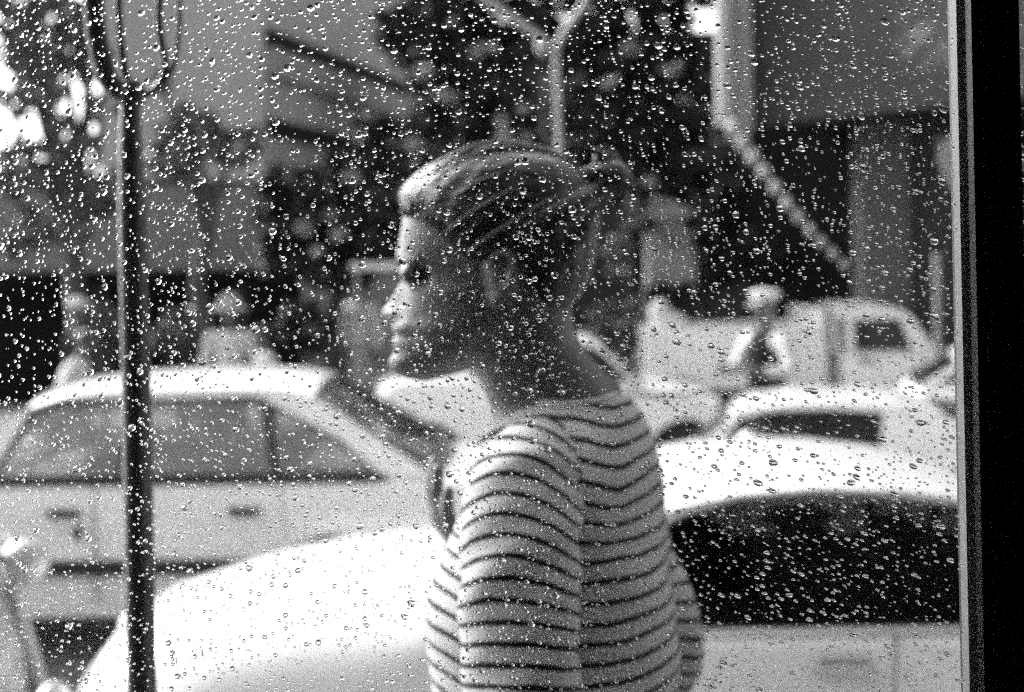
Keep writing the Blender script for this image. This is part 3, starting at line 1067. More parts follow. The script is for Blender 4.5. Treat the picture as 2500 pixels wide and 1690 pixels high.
    if glass != 'dark_glass':
        MB().box((min(X(sa + .1), X(sdd - .1)), -h + .06, zb - 0.2), (max(X(sa + .1), X(sdd - .1)), h - .06, zb + 0.012)).build('cabin_floor', 'interior', t)
        up = sp.get('seat', 'interior')
        for q in sp.get('seats', ()):
            for yy in (-h * 0.48, h * 0.48):
                x0, x1 = sorted((X(q), X(q + .14)))
                MB().rbox((x0, yy - .24, zb - .14), (x1, yy + .24, zb + .12)).build('seat_back', up, t, 60)
                if sp.get('headrests'):
                    MB().rbox((x0 + .02, yy - .12, zb + .13), (x1 - .02, yy + .12, zb + .3)).build('headrest', sp['headrests'], t, 60)
        xw = X(sa + .42)
        pts = []
        for k in range(17):
            a = 2 * math.pi * k / 16
            pts.append((xw + fs * 0.08 * math.sin(a), -h * 0.48 + .18 * math.cos(a), zb + .02 + .16 * math.sin(a)))
        MB().tube(pts, .013, 8, cap=False).build('steering_wheel', sp.get('wheel_m', 'trim'), t, 60)
        x0, x1 = sorted((X(sa + .05), X(sa + .3)))
        MB().rbox((x0, -h + .1, zb - .14), (x1, h - .1, zb + .03)).build('dashboard', 'interior', t, 60)
    # wheels
    for s, r in sp['wheels']:
        for side in (-1, 1):
            w = empty('wheel', (X(s), side * (h - .11), r)); w.parent = t
            prof = [(r * .62, -.09), (r * .9, -.095), (r * .985, -.07), (r, 0), (r * .985, .07), (r * .9, .095), (r * .62, .09)]
            b = MB().lathe((0, 0, 0), prof, 26)
            b.v = [(x, z, y) for x, y, z in b.v]
            b.build('tyre', 'rubber', w, 45)
            b = MB().lathe((0, 0, 0), [(r * .6, -.06), (r * .63, -.08), (r * .55, -.085 * 1), (r * .5, -.05), (r * .2, -.045), (r * .16, -.075), (0.01, -.08)], 26)
            b.v = [(x, z * -side * -1 if side < 0 else -z, y) for x, y, z in b.v]
            b.build('rim', 'chrome' if sp.get('chrome', True) else 'wall_mid', w, 45)
    # fittings on each side
    for side in (-1, 1):
        yy = side * h
        for (s, z) in sp.get('handles', ()):
            MB().rbox((X(s) - .085, min(yy, yy + side * .035), z - .018), (X(s) + .085, max(yy, yy + side * .035), z + .018)).build('door_handle', sp.get('handle_m', 'trim'), t, 60)
        for (s, z) in sp.get('locks', ()):
            MB().rbox((X(s) - .02, min(yy, yy + side * .012), z - .035), (X(s) + .02, max(yy, yy + side * .012), z + .035)).build('door_lock', 'trim', t, 60)
        for s, z0, z1, lean in sp.get('seams', ()):
            b = MB()
            for k in range(2):
                pass
            vv = [(X(s) - .004, yy + side * .0015, z0), (X(s) + .004, yy + side * .0015, z0), (X(s + lean) + .004, yy + side * .0015, z1), (X(s + lean) - .004, yy + side * .0015, z1)]
            vv += [(x, yy - side * .01, z) for x, _, z in vv]
            b.add(vv, [(0, 1, 2, 3), (7, 6, 5, 4), (0, 4, 5, 1), (1, 5, 6, 2), (2, 6, 7, 3), (3, 7, 4, 0)])
            b.build('door_gap', 'seam', t)
        if 'strip' in sp:
            s0, s1, z0, z1 = sp['strip']
            x0, x1 = sorted((X(s0), X(s1)))
            MB().rbox((x0, min(yy, yy + side * .02), z0), (x1, max(yy, yy + side * .02), z1)).build('rub_strip', 'trim', t, 60)
        if 'belt' in sp:
            s0, s1, z0, z1 = sp['belt']
            x0, x1 = sorted((X(s0), X(s1)))
            MB().rbox((x0, min(side * (h - .04), side * (h + .004)), z0), (x1, max(side * (h - .04), side * (h + .004)), z1)).build('belt_trim', 'trim', t, 60)
        if 'mirror' in sp:
            s, z = sp['mirror']
            MB().ell((X(s), side * (h + .09), z), (.06, .1, .07)).build('door_mirror', sp.get('mirror_m', paint), t, 60)
    zl = sp.get('lamp_z', 0.62)
    for side in (-1, 1):
        sF = out[1][0]; 
        zz_f = zl
        MB().ell((X(sp.get('nose', 0.03)), side * (h - .24), zz_f), (.05, .11, .09)).build('headlight', 'lamp_glass', t, 60)
        MB().rbox((min(X(L - .06), X(L + .005)), side * (h - .2) - .1, zl - .05), (max(X(L - .06), X(L + .005)), side * (h - .2) + .1, zl + .07)).build('tail_light', 'lamp_glass', t, 60)
    MB().rbox((min(X(-.06), X(.08)), -h + .03, zs + .08), (max(X(-.06), X(.08)), h - .03, zs + .2)).build('bumper', sp.get('bumper', 'chrome'), t, 60)
    MB().rbox((min(X(L - .08), X(L + .06)), -h + .03, zs + .08), (max(X(L - .08), X(L + .06)), h - .03, zs + .2)).build('bumper', sp.get('bumper', 'chrome'), t, 60)
    return t

def facing_sign(f):
    return 1 if f == 'left' else -1

M['screen_glass'] = thin_glass('screen_glass', 0.95, 1.0, 1.2)
M['tint_glass'] = thin_glass('tinted_car_glass', 0.5, 0.55)
M['half_glass'] = thin_glass('smoked_car_glass', 0.62, 0.6)

# car A: the white sedan in the lane, left.  near side at 7.3 m
YA = 7.3
kA = F_PX / YA
XA = lambda u: (u - 1250) / kA
xf = -4.1
sA = lambda u: XA(u) - xf
carA = car('sedan', 'white four door sedan side on behind the iron post, black rub strip', 'car', xf, YA, 'left', dict(
    L=4.25, W=1.62, zs=0.22, paint='white_paint', glass='clear_glass', crown=0.03,
    top=[(0.0, .42), (0.02, .6), (0.08, .72), (0.3, .79), (0.7, .85), (1.08, .9), (sA(-30), .922), (sA(300), .917), (sA(900), .917), (sA(960), .93), (4.0, .90), (4.17, .85), (4.25, .7), (4.24, .42)],
    wheels=[(0.75, .3), (sA(800), .3)], lamp_z=.62,
    gh=dict(a=(1.1, .9), d=(sA(1060), .92), zb=.917, crown=.055, tumble=.15,
            roof=[(sA(40), 1.285), (sA(120), 1.335), (sA(230), 1.362), (sA(420), 1.375), (sA(560), 1.375), (sA(680), 1.365), (sA(750), 1.33)],
            win=[[(1.42, .94), (sA(290) - .04, .94), (sA(300) - .0, 1.315), (sA(130), 1.30), (sA(60), 1.255)],
                 [(sA(305) + .02, .94), (sA(655), .94), (sA(625), 1.30), (sA(590), 1.315), (sA(312) + .02, 1.315)],
                 [(sA(680), .94), (sA(915), .94), (sA(800), 1.115), (sA(665), 1.27), (sA(650), 1.27)]]),
    handles=[(sA(150), .76), (sA(590), .76)], locks=[(sA(182), .66)], seams=[(sA(222), .3, .90, .0), (sA(690), .62, .90, -.03), (sA(-260), .3, .90, 0)],
    strip=(0.1, 4.2, .44, .515), belt=(1.15, sA(945), .905, .948), seal=.034, sky_shelf=True, screen='screen_glass', seats=(sA(330) - .35, sA(620) - .05)))

# car B: the nearest white car, parked along the kerb, nose left
YB = 4.1
kB = F_PX / YB
XB = lambda u: (u - 1250) / kB
xf = -1.42
sB = lambda u: XB(u) - xf
carB = car('small_car', 'nearest white car with rounded bonnet and black side glass behind the striped shirt', 'car', xf, YB, 'left', dict(
    L=3.7, W=1.4, zs=0.22, paint='white_paint', glass='tint_glass', crown=0.07, round=1.0, screen='tint_glass',
    top=[(0.0, .45), (0.0, .58), (0.03, .68), (0.12, .775), (0.24, .84), (0.55, .935), (0.8, .985), (1.1, 1.015), (1.3, 1.02), (1.42, .965), (1.6, .93), (2.9, .93), (3.3, .93), (3.6, .86), (3.7, .7), (3.69, .42)],
    wheels=[(0.62, .27), (2.95, .27)], nose=0.0, lamp_z=.66,
    gh=dict(a=(1.24, 1.0), d=(3.45, .93), zb=.94, crown=.006, tumble=.05,
            roof=[(sB(1540), 1.235), (sB(1650), 1.285), (sB(1800), 1.319), (sB(2000), 1.335), (sB(2200), 1.326), (sB(2400), 1.295), (sB(2560), 1.245)],
            win=[[(sB(1390), .952), (sB(2385), .952), (sB(2385), 1.272), (sB(2200), 1.303), (sB(2000), 1.313), (sB(1820), 1.297), (sB(1690), 1.262), (sB(1600), 1.215)],
                 [(sB(2415), .952), (sB(2780), .952), (sB(2600), 1.2), (sB(2415), 1.28)]]),
    handles=[(sB(2045), .845)], handle_m='chrome', seams=[(sB(2160), .3, .92, .02), (sB(1330), .3, .92, 0)],
    seats=(sB(2080), 2.75), seat='interior', wheel_m='trim'))

bo = Vector(carB.location)
MB().tube([P(2290, 1222, 4.42) - bo, P(2262, 1320, 4.42) - bo, P(2222, 1450, 4.42) - bo], .014, 8, sx=1.0).build('seat_belt', 'cloth_white', carB, 60)
MB().ell(P(1945, 1262, 4.5) - bo, (.11, .05, .035)).build('sun_visor', 'cloth_white', carB, 60)

# car E: low white coupe behind the nearest car
YE = 7.7
kE = F_PX / YE
XE = lambda u: (u - 1250) / kE
xf = 0.32
sE = lambda u: XE(u) - xf
carE = car('coupe', 'low white coupe seen over the roof of the nearest car, grey side glass', 'car', xf, YE, 'left', dict(
    L=3.6, W=1.35, zs=.2, paint='white_paint', glass='half_glass', crown=.02,
    top=[(0, .42), (0.0, .6), (.08, .68), (.4, .76), (sE(1690), .86), (sE(1740), .93), (2.6, .93), (3.3, .92), (3.55, .85), (3.6, .65), (3.58, .42)],
    wheels=[(.65, .28), (2.85, .28)], lamp_z=.6,
    gh=dict(a=(sE(1735), .93), d=(3.2, .93), zb=.92, crown=.01, tumble=.08,
            roof=[(sE(1810), 1.12), (sE(1860), 1.165), (sE(1950), 1.19), (sE(2100), 1.2), (sE(2250), 1.19), (sE(2350), 1.14)],
            win=[[(sE(1775), .94), (sE(2180), .94), (sE(2190), 1.155), (sE(2060), 1.163), (sE(1930), 1.153), (sE(1860), 1.12)]]),
    handles=[(sE(2130), .8)], seats=(sE(2020),), seat='interior', mirror=(sE(1865), 1.0), screen='clear_glass'))

carE.rotation_euler.z = R(-11)
carE.location.x += .06; carE.location.y += .12

# car D: white fastback facing right, its tail beside the window frame
YD = 11.4
kD = F_PX / YD
XD = lambda u: (u - 1250) / kD
YD = 10.1
xf = 4.965 + 1.95
carD = car('fastback', 'white fastback car with its tail showing beside the window frame', 'car', xf, YD, 'right', dict(
    L=3.9, W=1.55, zs=.24, paint='white_paint', glass='dark_glass', crown=.01, chrome=False,
    top=[(0, .42), (.02, .6), (.1, .78), (.5, .9), (1.1, 1.0), (2.6, 1.03), (3.3, 1.05), (3.6, 1.065), (3.83, 1.05), (3.9, .97), (3.9, .6), (3.88, .42)],
    wheels=[(.7, .28), (3.1, .28)], lamp_z=.9,
    gh=dict(a=(1.05, 1.0), d=(3.78, 1.06), zb=1.05, crown=.03, tumble=.07,
            roof=[(1.6, 1.33), (1.8, 1.39), (2.3, 1.43), (2.8, 1.42), (3.1, 1.39), (3.3, 1.335), (3.5, 1.24)],
            win=[[(1.35, 1.09), (2.2, 1.09), (2.2, 1.37), (1.85, 1.35), (1.64, 1.28)], [(2.28, 1.09), (2.85, 1.09), (2.85, 1.36), (2.28, 1.38)],
                 [(2.95, 1.10), (3.62, 1.10), (3.40, 1.21), (2.95, 1.32)]]),
    handles=[(2.1, .92)], locks=[(3.68, .93)]))
carD.rotation_euler.z = R(-14)
carD.location.y = 10.88

# car F: white car facing right beyond the lane
YF = 12.4
kF = F_PX / YF
XF = lambda u: (u - 1250) / kF
xf = XF(1795)
sF = lambda u: xf - XF(u)
car('hatchback', 'white car facing right behind the neck, dark wheel arch showing', 'car', xf, YF, 'right', dict(
    L=sF(890), W=1.55, zs=.22, paint='white_paint', glass='dark_glass', crown=.03, chrome=False,
    top=[(0, .42), (0.02, .62), (.1, .78), (.45, .88), (sF(1560), .93), (sF(1500), .95), (sF(1170), .98), (sF(1130), 1.02), (sF(960), 1.01), (sF(905), .95), (sF(890), .7), (sF(892), .42)],
    wheels=[(sF(1680), .31), (sF(1030), .31)],
    gh=dict(a=(sF(1560), .94), d=(sF(1150), .98), zb=.95, crown=.04, tumble=.1,
            roof=[(sF(1470), 1.27), (sF(1440), 1.32), (sF(1360), 1.34), (sF(1280), 1.32), (sF(1240), 1.27)],
            win=[[(sF(1530), .99), (sF(1375), .99), (sF(1375), 1.28), (sF(1440), 1.27), (sF(1470), 1.2)], [(sF(1355), .99), (sF(1200), .99), (sF(1255), 1.22), (sF(1355), 1.28)]]),
    handles=[(sF(1390), .8)], strip=(.1, 1.3, .86, .885)))

# white pickup, facing right
YP = 15.2
kP = F_PX / YP
XP = lambda u: (u - 1250) / kP
xf = XP(2520)
sP = lambda u: xf - XP(u)
pick = car('pickup_truck', 'white pickup truck with a high sided bed, cab to the right', 'truck', xf, YP, 'right', dict(
    L=sP(2030), W=1.6, zs=.42, paint='white_paint', glass='dark_glass', crown=.03, chrome=False,
    top=[(0, .55), (0.0, .8), (.1, .95), (.6, 1.0), (sP(2280), 1.03), (sP(2240), 1.04), (sP(2030), 1.04), (sP(2030), .5)],
    wheels=[(.6, .34)], lamp_z=.8,
    gh=dict(a=(sP(2285), 1.03), d=(sP(2032), 1.04), zb=1.04, crown=.04, tumble=.08,
            roof=[(sP(2228), 1.42), (sP(2200), 1.49), (sP(2150), 1.53), (sP(2080), 1.53), (sP(2034), 1.5)],
            win=[[(sP(2222), 1.06), (sP(2090), 1.06), (sP(2090), 1.37), (sP(2195), 1.37)], [(sP(2062), 1.08), (sP(2048), 1.08), (sP(2048), 1.38), (sP(2062), 1.38)]]),
    handles=[(sP(2110), .95)]))
pinv = pick.matrix_world
pl = Vector(pick.location)
x0, x1 = XP(1580), XP(2012)
yb0, yb1 = YP, YP + 1.6
def padd(mb, name, m, smooth=None):
    mb.v = [tuple(Vector(p) - pl) for p in mb.v]
    return mb.build(name, m, pick, smooth)
padd(MB().box((x0, yb0, .66), (x1, yb0 + .05, P(1700, 800, YP).z)), 'bed_side', 'white_paint')
padd(MB().box((x0, yb1 - .05, .66), (x1, yb1, P(1700, 800, YP).z)), 'bed_side', 'white_paint')
padd(MB().box((x0, yb0 + .05, .66), (x0 + .05, yb1 - .05, P(1700, 800, YP).z)), 'tailgate', 'white_paint')
padd(MB().box((x1 - .08, yb0 - .02, .66), (x1 + .02, yb0 + 1.64, P(2000, 752, YP).z)), 'headboard', 'white_paint')
padd(MB().box((x0 + .05, yb0 + .05, .62), (x1 - .08, yb1 - .05, .7)), 'bed_floor', 'trim')
padd(MB().box((x0 + .1, yb0 + .3, .36), (x1 + .3, yb1 - .3, .6)), 'chassis', 'trim')
for yy in (yb0 + .12, yb1 - .12):
    w = empty('wheel', (XP(1700) - pl.x, yy - pl.y, .34)); w.parent = pick
    b = MB().lathe((0, 0, 0), [(.2, -.1), (.32, -.1), (.34, 0), (.32, .1), (.2, .1)], 24); b.v = [(x, z, y) for x, y, z in b.v]; b.build('tyre', 'rubber', w, 45)
    b = MB().lathe((0, 0, 0), [(.2, -.07), (.1, -.05), (.03, -.06), (.01, -.06)], 24); b.v = [(x, z, y) for x, y, z in b.v]; b.build('rim', 'wall_mid', w, 45)
# a sack of pale goods standing in the bed
sk = P(1640, 770, YP + .6)
mb = MB(); mb.ell((0, 0, .3), (.3, .25, .32)); mb.ell((-.12, 0, .58), (.13, .12, .16))
so = remeshed(mb, 'cargo_sack', 'cloth_white', .03)
so.location = (sk.x, YP + .7, .7); so.scale = (1, 1, 1.25)
tag(so, 'pale tied sack standing in the truck bed', 'sack')

# ------------------------------------------------------------------ the iron post on the terrace
YPO = 1.62
pt_b = P(346, 1640, YPO); pt_t = P(318, 262, YPO)
post = tag(empty('iron_post', (pt_b.x, YPO, 0.4)), 'black iron post with a forked loop top standing left on the terrace', 'post')
o_ = Vector(post.location)
def ptl(u, v, dy=0.0):
    return P(u, v, YPO + dy) - o_
kx = YPO / F_PX
dirp = (pt_b - pt_t).normalized()
foot = pt_b + dirp * ((pt_b.z - 0.4) / -dirp.z)
pl_ = []
MB().tube([foot - o_, foot.lerp(pt_b, .5) - o_, pt_b - o_, ptl(332, 900), ptl(322, 500), ptl(318, 330), ptl(318, 262)],
          [36 * kx, 36 * kx, 36 * kx, 35 * kx, 33 * kx, 27 * kx, 24 * kx], 20).build('shaft', 'iron', post, 60)
MB().lathe(foot - o_, [(.09, 0), (.09, .012), (.05, .02), (.03, .05)], 24).build('base_plate', 'iron', post, 40)
MB().ell(ptl(322, 232), (34 * kx, 30 * kx, 42 * kx)).build('collar', 'iron', post, 60)
def spline(pts, n=6):
    pts = [Vector(p) for p in pts]
    out = []
    for i in range(len(pts) - 1):
        p0 = pts[max(i - 1, 0)]; p1 = pts[i]; p2 = pts[i + 1]; p3 = pts[min(i + 2, len(pts) - 1)]
        for k in range(n):
            t = k / n
            out.append(0.5 * ((2 * p1) + (-p0 + p2) * t + (2 * p0 - 5 * p1 + 4 * p2 - p3) * t * t + (-p0 + 3 * p1 - 3 * p2 + p3) * t ** 3))
    out.append(pts[-1])
    return out
arm = spline([ptl(318, 240), ptl(268, 200), ptl(245, 130), ptl(232, 50), ptl(228, -60), ptl(250, -140)])
MB().tube(arm, [26 * kx] * (len(arm)), 12, sx=0.9).build('fork_arm', 'iron', post, 60)
arm = spline([ptl(318, 240), ptl(300, 140), ptl(292, 60), ptl(290, -60), ptl(300, -140)])
MB().tube(arm, [9 * kx] * len(arm), 10).build('fork_rod', 'iron', post, 60)
arm = spline([ptl(325, 238), ptl(372, 222), ptl(398, 190), ptl(403, 150), ptl(392, 90), ptl(388, 30), ptl(392, -80), ptl(370, -150)])
MB().tube(arm, [10 * kx] * (len(arm) // 3) + [9 * kx] * (len(arm) - len(arm) // 3), 12).build('fork_arm', 'iron', post, 60)
arm = spline([ptl(385, 212), ptl(420, 170), ptl(434, 100), ptl(438, 30), ptl(440, -80)])
MB().tube(arm, [6 * kx] * len(arm), 10).build('fork_rod', 'iron', post, 60)
arm = spline([ptl(228, -60, .01), ptl(255, -150), ptl(330, -180), ptl(410, -150), ptl(440, -70)])
MB().tube(arm, [10 * kx] * len(arm), 10).build('loop_top', 'iron', post, 60)

# ------------------------------------------------------------------ the young person in the striped shirt
Y0 = 1.5
person = tag(empty('person', (0.05, 1.5, 0.4)), 'person in profile facing left, slicked back hair, thin striped pale shirt', 'person')
po = Vector(person.location)
K0 = Y0 / F_PX
def hx(u, v):
    p = P(u, v, Y0)
    return p.x, p.z
front = [(398, 1225), (406, 1150), (425, 1080), (455, 1030), (490, 1000), (530, 985), (580, 976), (620, 970), (640, 970), (660, 985), (680, 992), (710, 990), (745, 985),
         (772, 976), (790, 962), (804, 954), (814, 964), (820, 968), (828, 960), (838, 956), (850, 966), (862, 962), (880, 950), (900, 952), (915, 968), (926, 1000), (931, 1035)]
back = [(398, 1245), (406, 1310), (425, 1365), (455, 1400), (490, 1425), (530, 1436), (580, 1436), (640, 1428), (700, 1412), (750, 1392), (790, 1360), (820, 1310), (845, 1255), (870, 1215),
        (890, 1180), (905, 1140), (918, 1100), (926, 1065), (931, 1045)]
wid = [(398, .006), (402, .022), (410, .04), (425, .054), (455, .067), (490, .073), (530, .077), (580, .078), (640, .077), (700, .073), (750, .069), (790, .065), (830, .058), (865, .050), (895, .038), (915, .027), (926, .016), (931, .004)]
nose = [(640, 0), (662, .003), (690, .0075), (730, .0155), (755, .0215), (766, .0225), (776, .018), (786, .006), (795, 0)]
nsig = [(660, .0065), (700, .007), (740, .0095), (766, .0125), (790, .011)]
body = MB()
rows = []
NV, NT = 110, 72
vvals = [398 + (931 - 398) * (0.5 - 0.5 * math.cos(math.pi * k / (NV - 1))) * 0.35 + (931 - 398) * k / (NV - 1) * 0.65 for k in range(NV)]
vv, ff = [], []
for v in vvals:
    uf, ub, w = smooth_tab(front, v), smooth_tab(back, v), smooth_tab(wid, v)
    xf_, z = hx(uf, v); xb_, _ = hx(ub, v)
    # widest point sits behind the middle
    xm = xf_ + (xb_ - xf_) * 0.56
    for j in range(NT):
        th = 2 * math.pi * j / NT
        c, s = math.cos(th), math.sin(th)
        if c < 0:
            x = xm + (xm - xf_) * math.copysign(abs(c) ** 0.95, c)
        else:
            x = xm + (xb_ - xm) * c
        e = 0.86
        y = w * math.copysign(abs(s) ** e, s)
        if c < -0.2:
            fz = (-c - 0.2) / 0.8
            y *= 1 - 0.10 * fz
            # nose ridge, eye sockets, brow, cheekbone
            n_ = smooth_tab(nose, v); sg_ = smooth_tab(nsig, v)
            x -= n_ * math.exp(-(y / sg_) ** 2)
            if 750 < v < 785:
                x -= 0.006 * math.exp(-((v - 770) / 9) ** 2) * math.exp(-((abs(y) - .014) / .005) ** 2)
            x += 0.017 * math.exp(-((v - 664) / 20) ** 2) * math.exp(-((abs(y) - .034) / .015) ** 2)
            x -= 0.004 * math.exp(-((v - 636) / 12) ** 2) * math.exp(-((abs(y) - .03) / .02) ** 2)
            x += 0.006 * math.exp(-((v - 800) / 40) ** 2) * math.exp(-((abs(y) - .042) / .012) ** 2)
            # mouth line
            x += 0.008 * math.exp(-((v - 817) / 4.5) ** 2) * math.exp(-(y / .022) ** 4)
        if -0.75 < c < 0.1 and 690 < v < 740:
            y *= 1 + 0.05 * math.exp(-((v - 712) / 18) ** 2) * math.exp(-((c + 0.45) / .25) ** 2)
        if -0.9 < c < 0 and 600 < v < 650:
            y *= 1 - 0.03 * math.exp(-((v - 630) / 18) ** 2)
        vv.append((x, Y0 + y, z))
for i in range(NV - 1):
    for j in range(NT):
        j2 = (j + 1) % NT
        ff.append((i * NT + j, i * NT + j2, (i + 1) * NT + j2, (i + 1) * NT + j))
ff.append(tuple(range(NT))); ff.append(tuple((NV - 1) * NT + j for j in range(NT))[::-1])
body.add(vv, ff)
# eyeballs with lids (seen nearly closed, looking down)
for s in (-1, 1):
    x, z = hx(1008, 668)
    body.ell((x, Y0 + s * .033, z), (.0125, .0135, .0115))
    x, z = hx(990, 672)
    body.tube([(x + .006, Y0 + s * .020, z + .001), (x - .0005, Y0 + s * .032, z - .0005), (x + .007, Y0 + s * .047, z)], [.0018, .0024, .0018], 8)
# ears
for s in (-1, 1):
    ys_ = Y0 + s * .074
    rim = []
    for (u, v, dy) in ((1206, 700, .002), (1200, 655, .004), (1206, 630, .010), (1224, 614, .016), (1244, 622, .020), (1253, 650, .020), (1247, 685, .016), (1232, 708, .011), (1222, 730, .008), (1208, 735, .004), (1204, 715, .0)):
        x, z = hx(u, v); rim.append((x, ys_ + s * dy, z))
    sp_ = spline(rim, 4)
    body.tube(sp_, .0042, 8)
    x, z = hx(1228, 672)
    body.ell((x, ys_ + s * .004, z), (.015, .008, .026))
    x, z = hx(1216, 728)
    body.ell((x, ys_ + s * .005, z), (.008, .006, .010))
# neck
def hp(u, v, dy=0.0):
    x, z = hx(u, v); return Vector((x, Y0 + dy, z))
npts = [hp(1262, 760), hp(1275, 830), hp(1292, 880), hp(1325, 940), hp(1355, 1000), hp(1360, 1060)]
body.tube(npts, [.058, .057, .056, .060, .070, .085], 28, sx=0.98)
body.tube([hp(1330, 800), hp(1352, 880), hp(1400, 960), hp(1440, 1010)], [.028, .034, .040, .045], 16)     # nape muscle
body.tube([hp(1205, 880, -.02), hp(1235, 930, -.02), hp(1270, 990, -.012)], [.016, .017, .016], 10)      # throat
# trunk and limbs under the clothes
body.limb((.045, 1.5, 1.72), .11, (.045, 1.5, 1.35), .115)
body.ell((.055, 1.5, 1.78), (.075, .13, .06))
body.ell((.045, 1.5, 1.33), (.105, .15, .12))
def hand(b, wrist, dirv, palm_n, side):
    """palm, four fingers and a thumb; dirv along the hand, palm_n out of the palm"""
    d = Vector(dirv).normalized(); n = Vector(palm_n).normalized(); w = Vector(wrist)
    l = d.cross(n).normalized() * side
    n = l.cross(d).normalized() * side
    b.limb(w, .024, w + d * .03, .028)
    for k in range(4):
        o = (k - 1.5) * .019
        b.limb(w + d * .025 + l * o * .8, .015, w + d * .09 + l * o, .0125)
        ln = (.058, .07, .075, .066)[k] if k else .05
        base_ = w + d * .09 + l * o
        p1 = base_ + d * ln * .5 + n * ln * .12
        p2 = p1 + d * ln * .36 + n * ln * .3
        p3 = p2 + d * ln * .2 + n * ln * .32
        b.limb(base_, .0098, p1, .009, 10); b.limb(p1, .009, p2, .0082, 10); b.limb(p2, .0082, p3, .0072, 10)
    tb = w + d * .025 + l * .026
    t1 = tb + d * .035 + l * .028 + n * .012
    t2 = t1 + d * .032 + l * .008 + n * .014
    b.limb(tb, .016, t1, .0115, 10); b.limb(t1, .0115, t2, .009, 10)
# near arm hangs down, far arm is folded with the hand at the chest
SH_N, EL_N, WR_N = Vector((.01, 1.365, 1.755)), Vector((.004, 1.31, 1.49)), Vector((-.035, 1.325, 1.25))
SH_F, EL_F, WR_F = Vector((.075, 1.66, 1.785)), Vector((.152, 1.69, 1.54)), Vector((.008, 1.60, 1.632))
body.limb(SH_N, .044, EL_N, .038); body.limb(EL_N, .04, WR_N, .027)
body.limb(SH_F, .05, EL_F, .04); body.limb(EL_F, .04, WR_F, .027)
hand(body, WR_N, (-.12, .02, -1), (.3, .9, 0), 1)
hand(body, WR_F, (-.75, -.12, .62), (.6, .2, .75), 1)
for s in (-1, 1):
    hipj = Vector((.045, 1.5 + s * .09, 1.28)); kn = Vector((.02, 1.5 + s * .1, .87)); an = Vector((.05, 1.5 + s * .1, .48))
    body.limb(hipj, .085, kn, .055); body.limb(kn, .055, an, .036)
    body.limb(an, .035, an + Vector((-.13, 0, -.03)), .028)
body.v = [tuple(Vector(p) - po) for p in body.v]
body_o = remeshed(body, 'body', 'skin', 0.0036, person, 3)

# shirt: trunk and two sleeves, the stripe coordinate is printed on the cloth
def stripe_mat():
    m = bpy.data.materials.new('striped_jersey')
    m.use_nodes = True
    n = m.node_tree
    b = n.nodes['Principled BSDF']
    at = n.nodes.new('ShaderNodeAttribute'); at.attribute_name = 'stripe'
    tc = n.nodes.new('ShaderNodeTexCoord')
    nz = n.nodes.new('ShaderNodeTexNoise'); nz.inputs['Scale'].default_value = 16; nz.inputs['Detail'].default_value = 3
    n.links.new(tc.outputs['Object'], nz.inputs['Vector'])
    ad = n.nodes.new('ShaderNodeMath'); ad.operation = 'MULTIPLY_ADD'
    n.links.new(nz.outputs[0], ad.inputs[0]); ad.inputs[1].default_value = 0.008; n.links.new(at.outputs['Fac'], ad.inputs[2])
    dv = n.nodes.new('ShaderNodeMath'); dv.operation = 'DIVIDE'; n.links.new(ad.outputs[0], dv.inputs[0]); dv.inputs[1].default_value = 0.0197
    fr_ = n.nodes.new('ShaderNodeMath'); fr_.operation = 'FRACT'; n.links.new(dv.outputs[0], fr_.inputs[0])
    lt = n.nodes.new('ShaderNodeMath'); lt.operation = 'LESS_THAN'; n.links.new(fr_.outputs[0], lt.inputs[0]); lt.inputs[1].default_value = 0.29
    nf = n.nodes.new('ShaderNodeTexNoise'); nf.inputs['Scale'].default_value = 900
    n.links.new(tc.outputs['Object'], nf.inputs['Vector'])
    mr = n.nodes.new('ShaderNodeMapRange'); mr.inputs['To Min'].default_value = 0.41; mr.inputs['To Max'].default_value = 0.53
    n.links.new(nf.outputs[0], mr.inputs[0])
    mx = n.nodes.new('ShaderNodeMix'); mx.data_type = 'FLOAT'
    n.links.new(lt.outputs[0], mx.inputs[0]); n.links.new(mr.outputs[0], mx.inputs[2]); mx.inputs[3].default_value = 0.008
    n.links.new(mx.outputs[0], b.inputs['Base Color'])
    b.inputs['Roughness'].default_value = 0.9
    b.inputs['Specular IOR Level'].default_value = 0.2
    b.inputs['Sheen Weight'].default_value = 0.15
    bp = n.nodes.new('ShaderNodeBump'); bp.inputs['Strength'].default_value = 0.25; bp.inputs['Distance'].default_value = 0.002
    n.links.new(nf.outputs[0], bp.inputs['Height']); n.links.new(bp.outputs[0], b.inputs['Normal'])
    return m
M['jersey'] = stripe_mat()

PSI = R(12)
fwd = Vector((-math.cos(PSI), math.sin(PSI), 0)); lef = Vector((-math.sin(PSI), -math.cos(PSI), 0))
rings = [  # z, centre forward offset, half depth front, half depth back, half width
    (1.868, -.012, .052, .044, .066), (1.860, -.012, .058, .056, .082), (1.850, -.010, .066, .068, .110), (1.838, -.004, .076, .080, .140), (1.815, 0, .086, .092, .160),
    (1.79, 0, .092, .098, .164), (1.75, .0, .102, .103, .166), (1.70, .0, .122, .108, .165), (1.64, .002, .138, .114, .162), (1.56, .004, .136, .120, .160),
    (1.46, .004, .126, .122, .156), (1.36, .002, .120, .120, .156), (1.25, 0, .122, .125, .162), (1.14, 0, .125, .128, .166)]
zt = [(r[0], r) for r in rings][::-1]
def ring_at(z):
    return [smooth_tab([(q[0], q[1][k]) for q in zt], z) for k in range(1, 5)]
sv, sf, sa_ = [], [], []
NR, NS = 120, 96
ctr = Vector((.052, 1.5, 0))
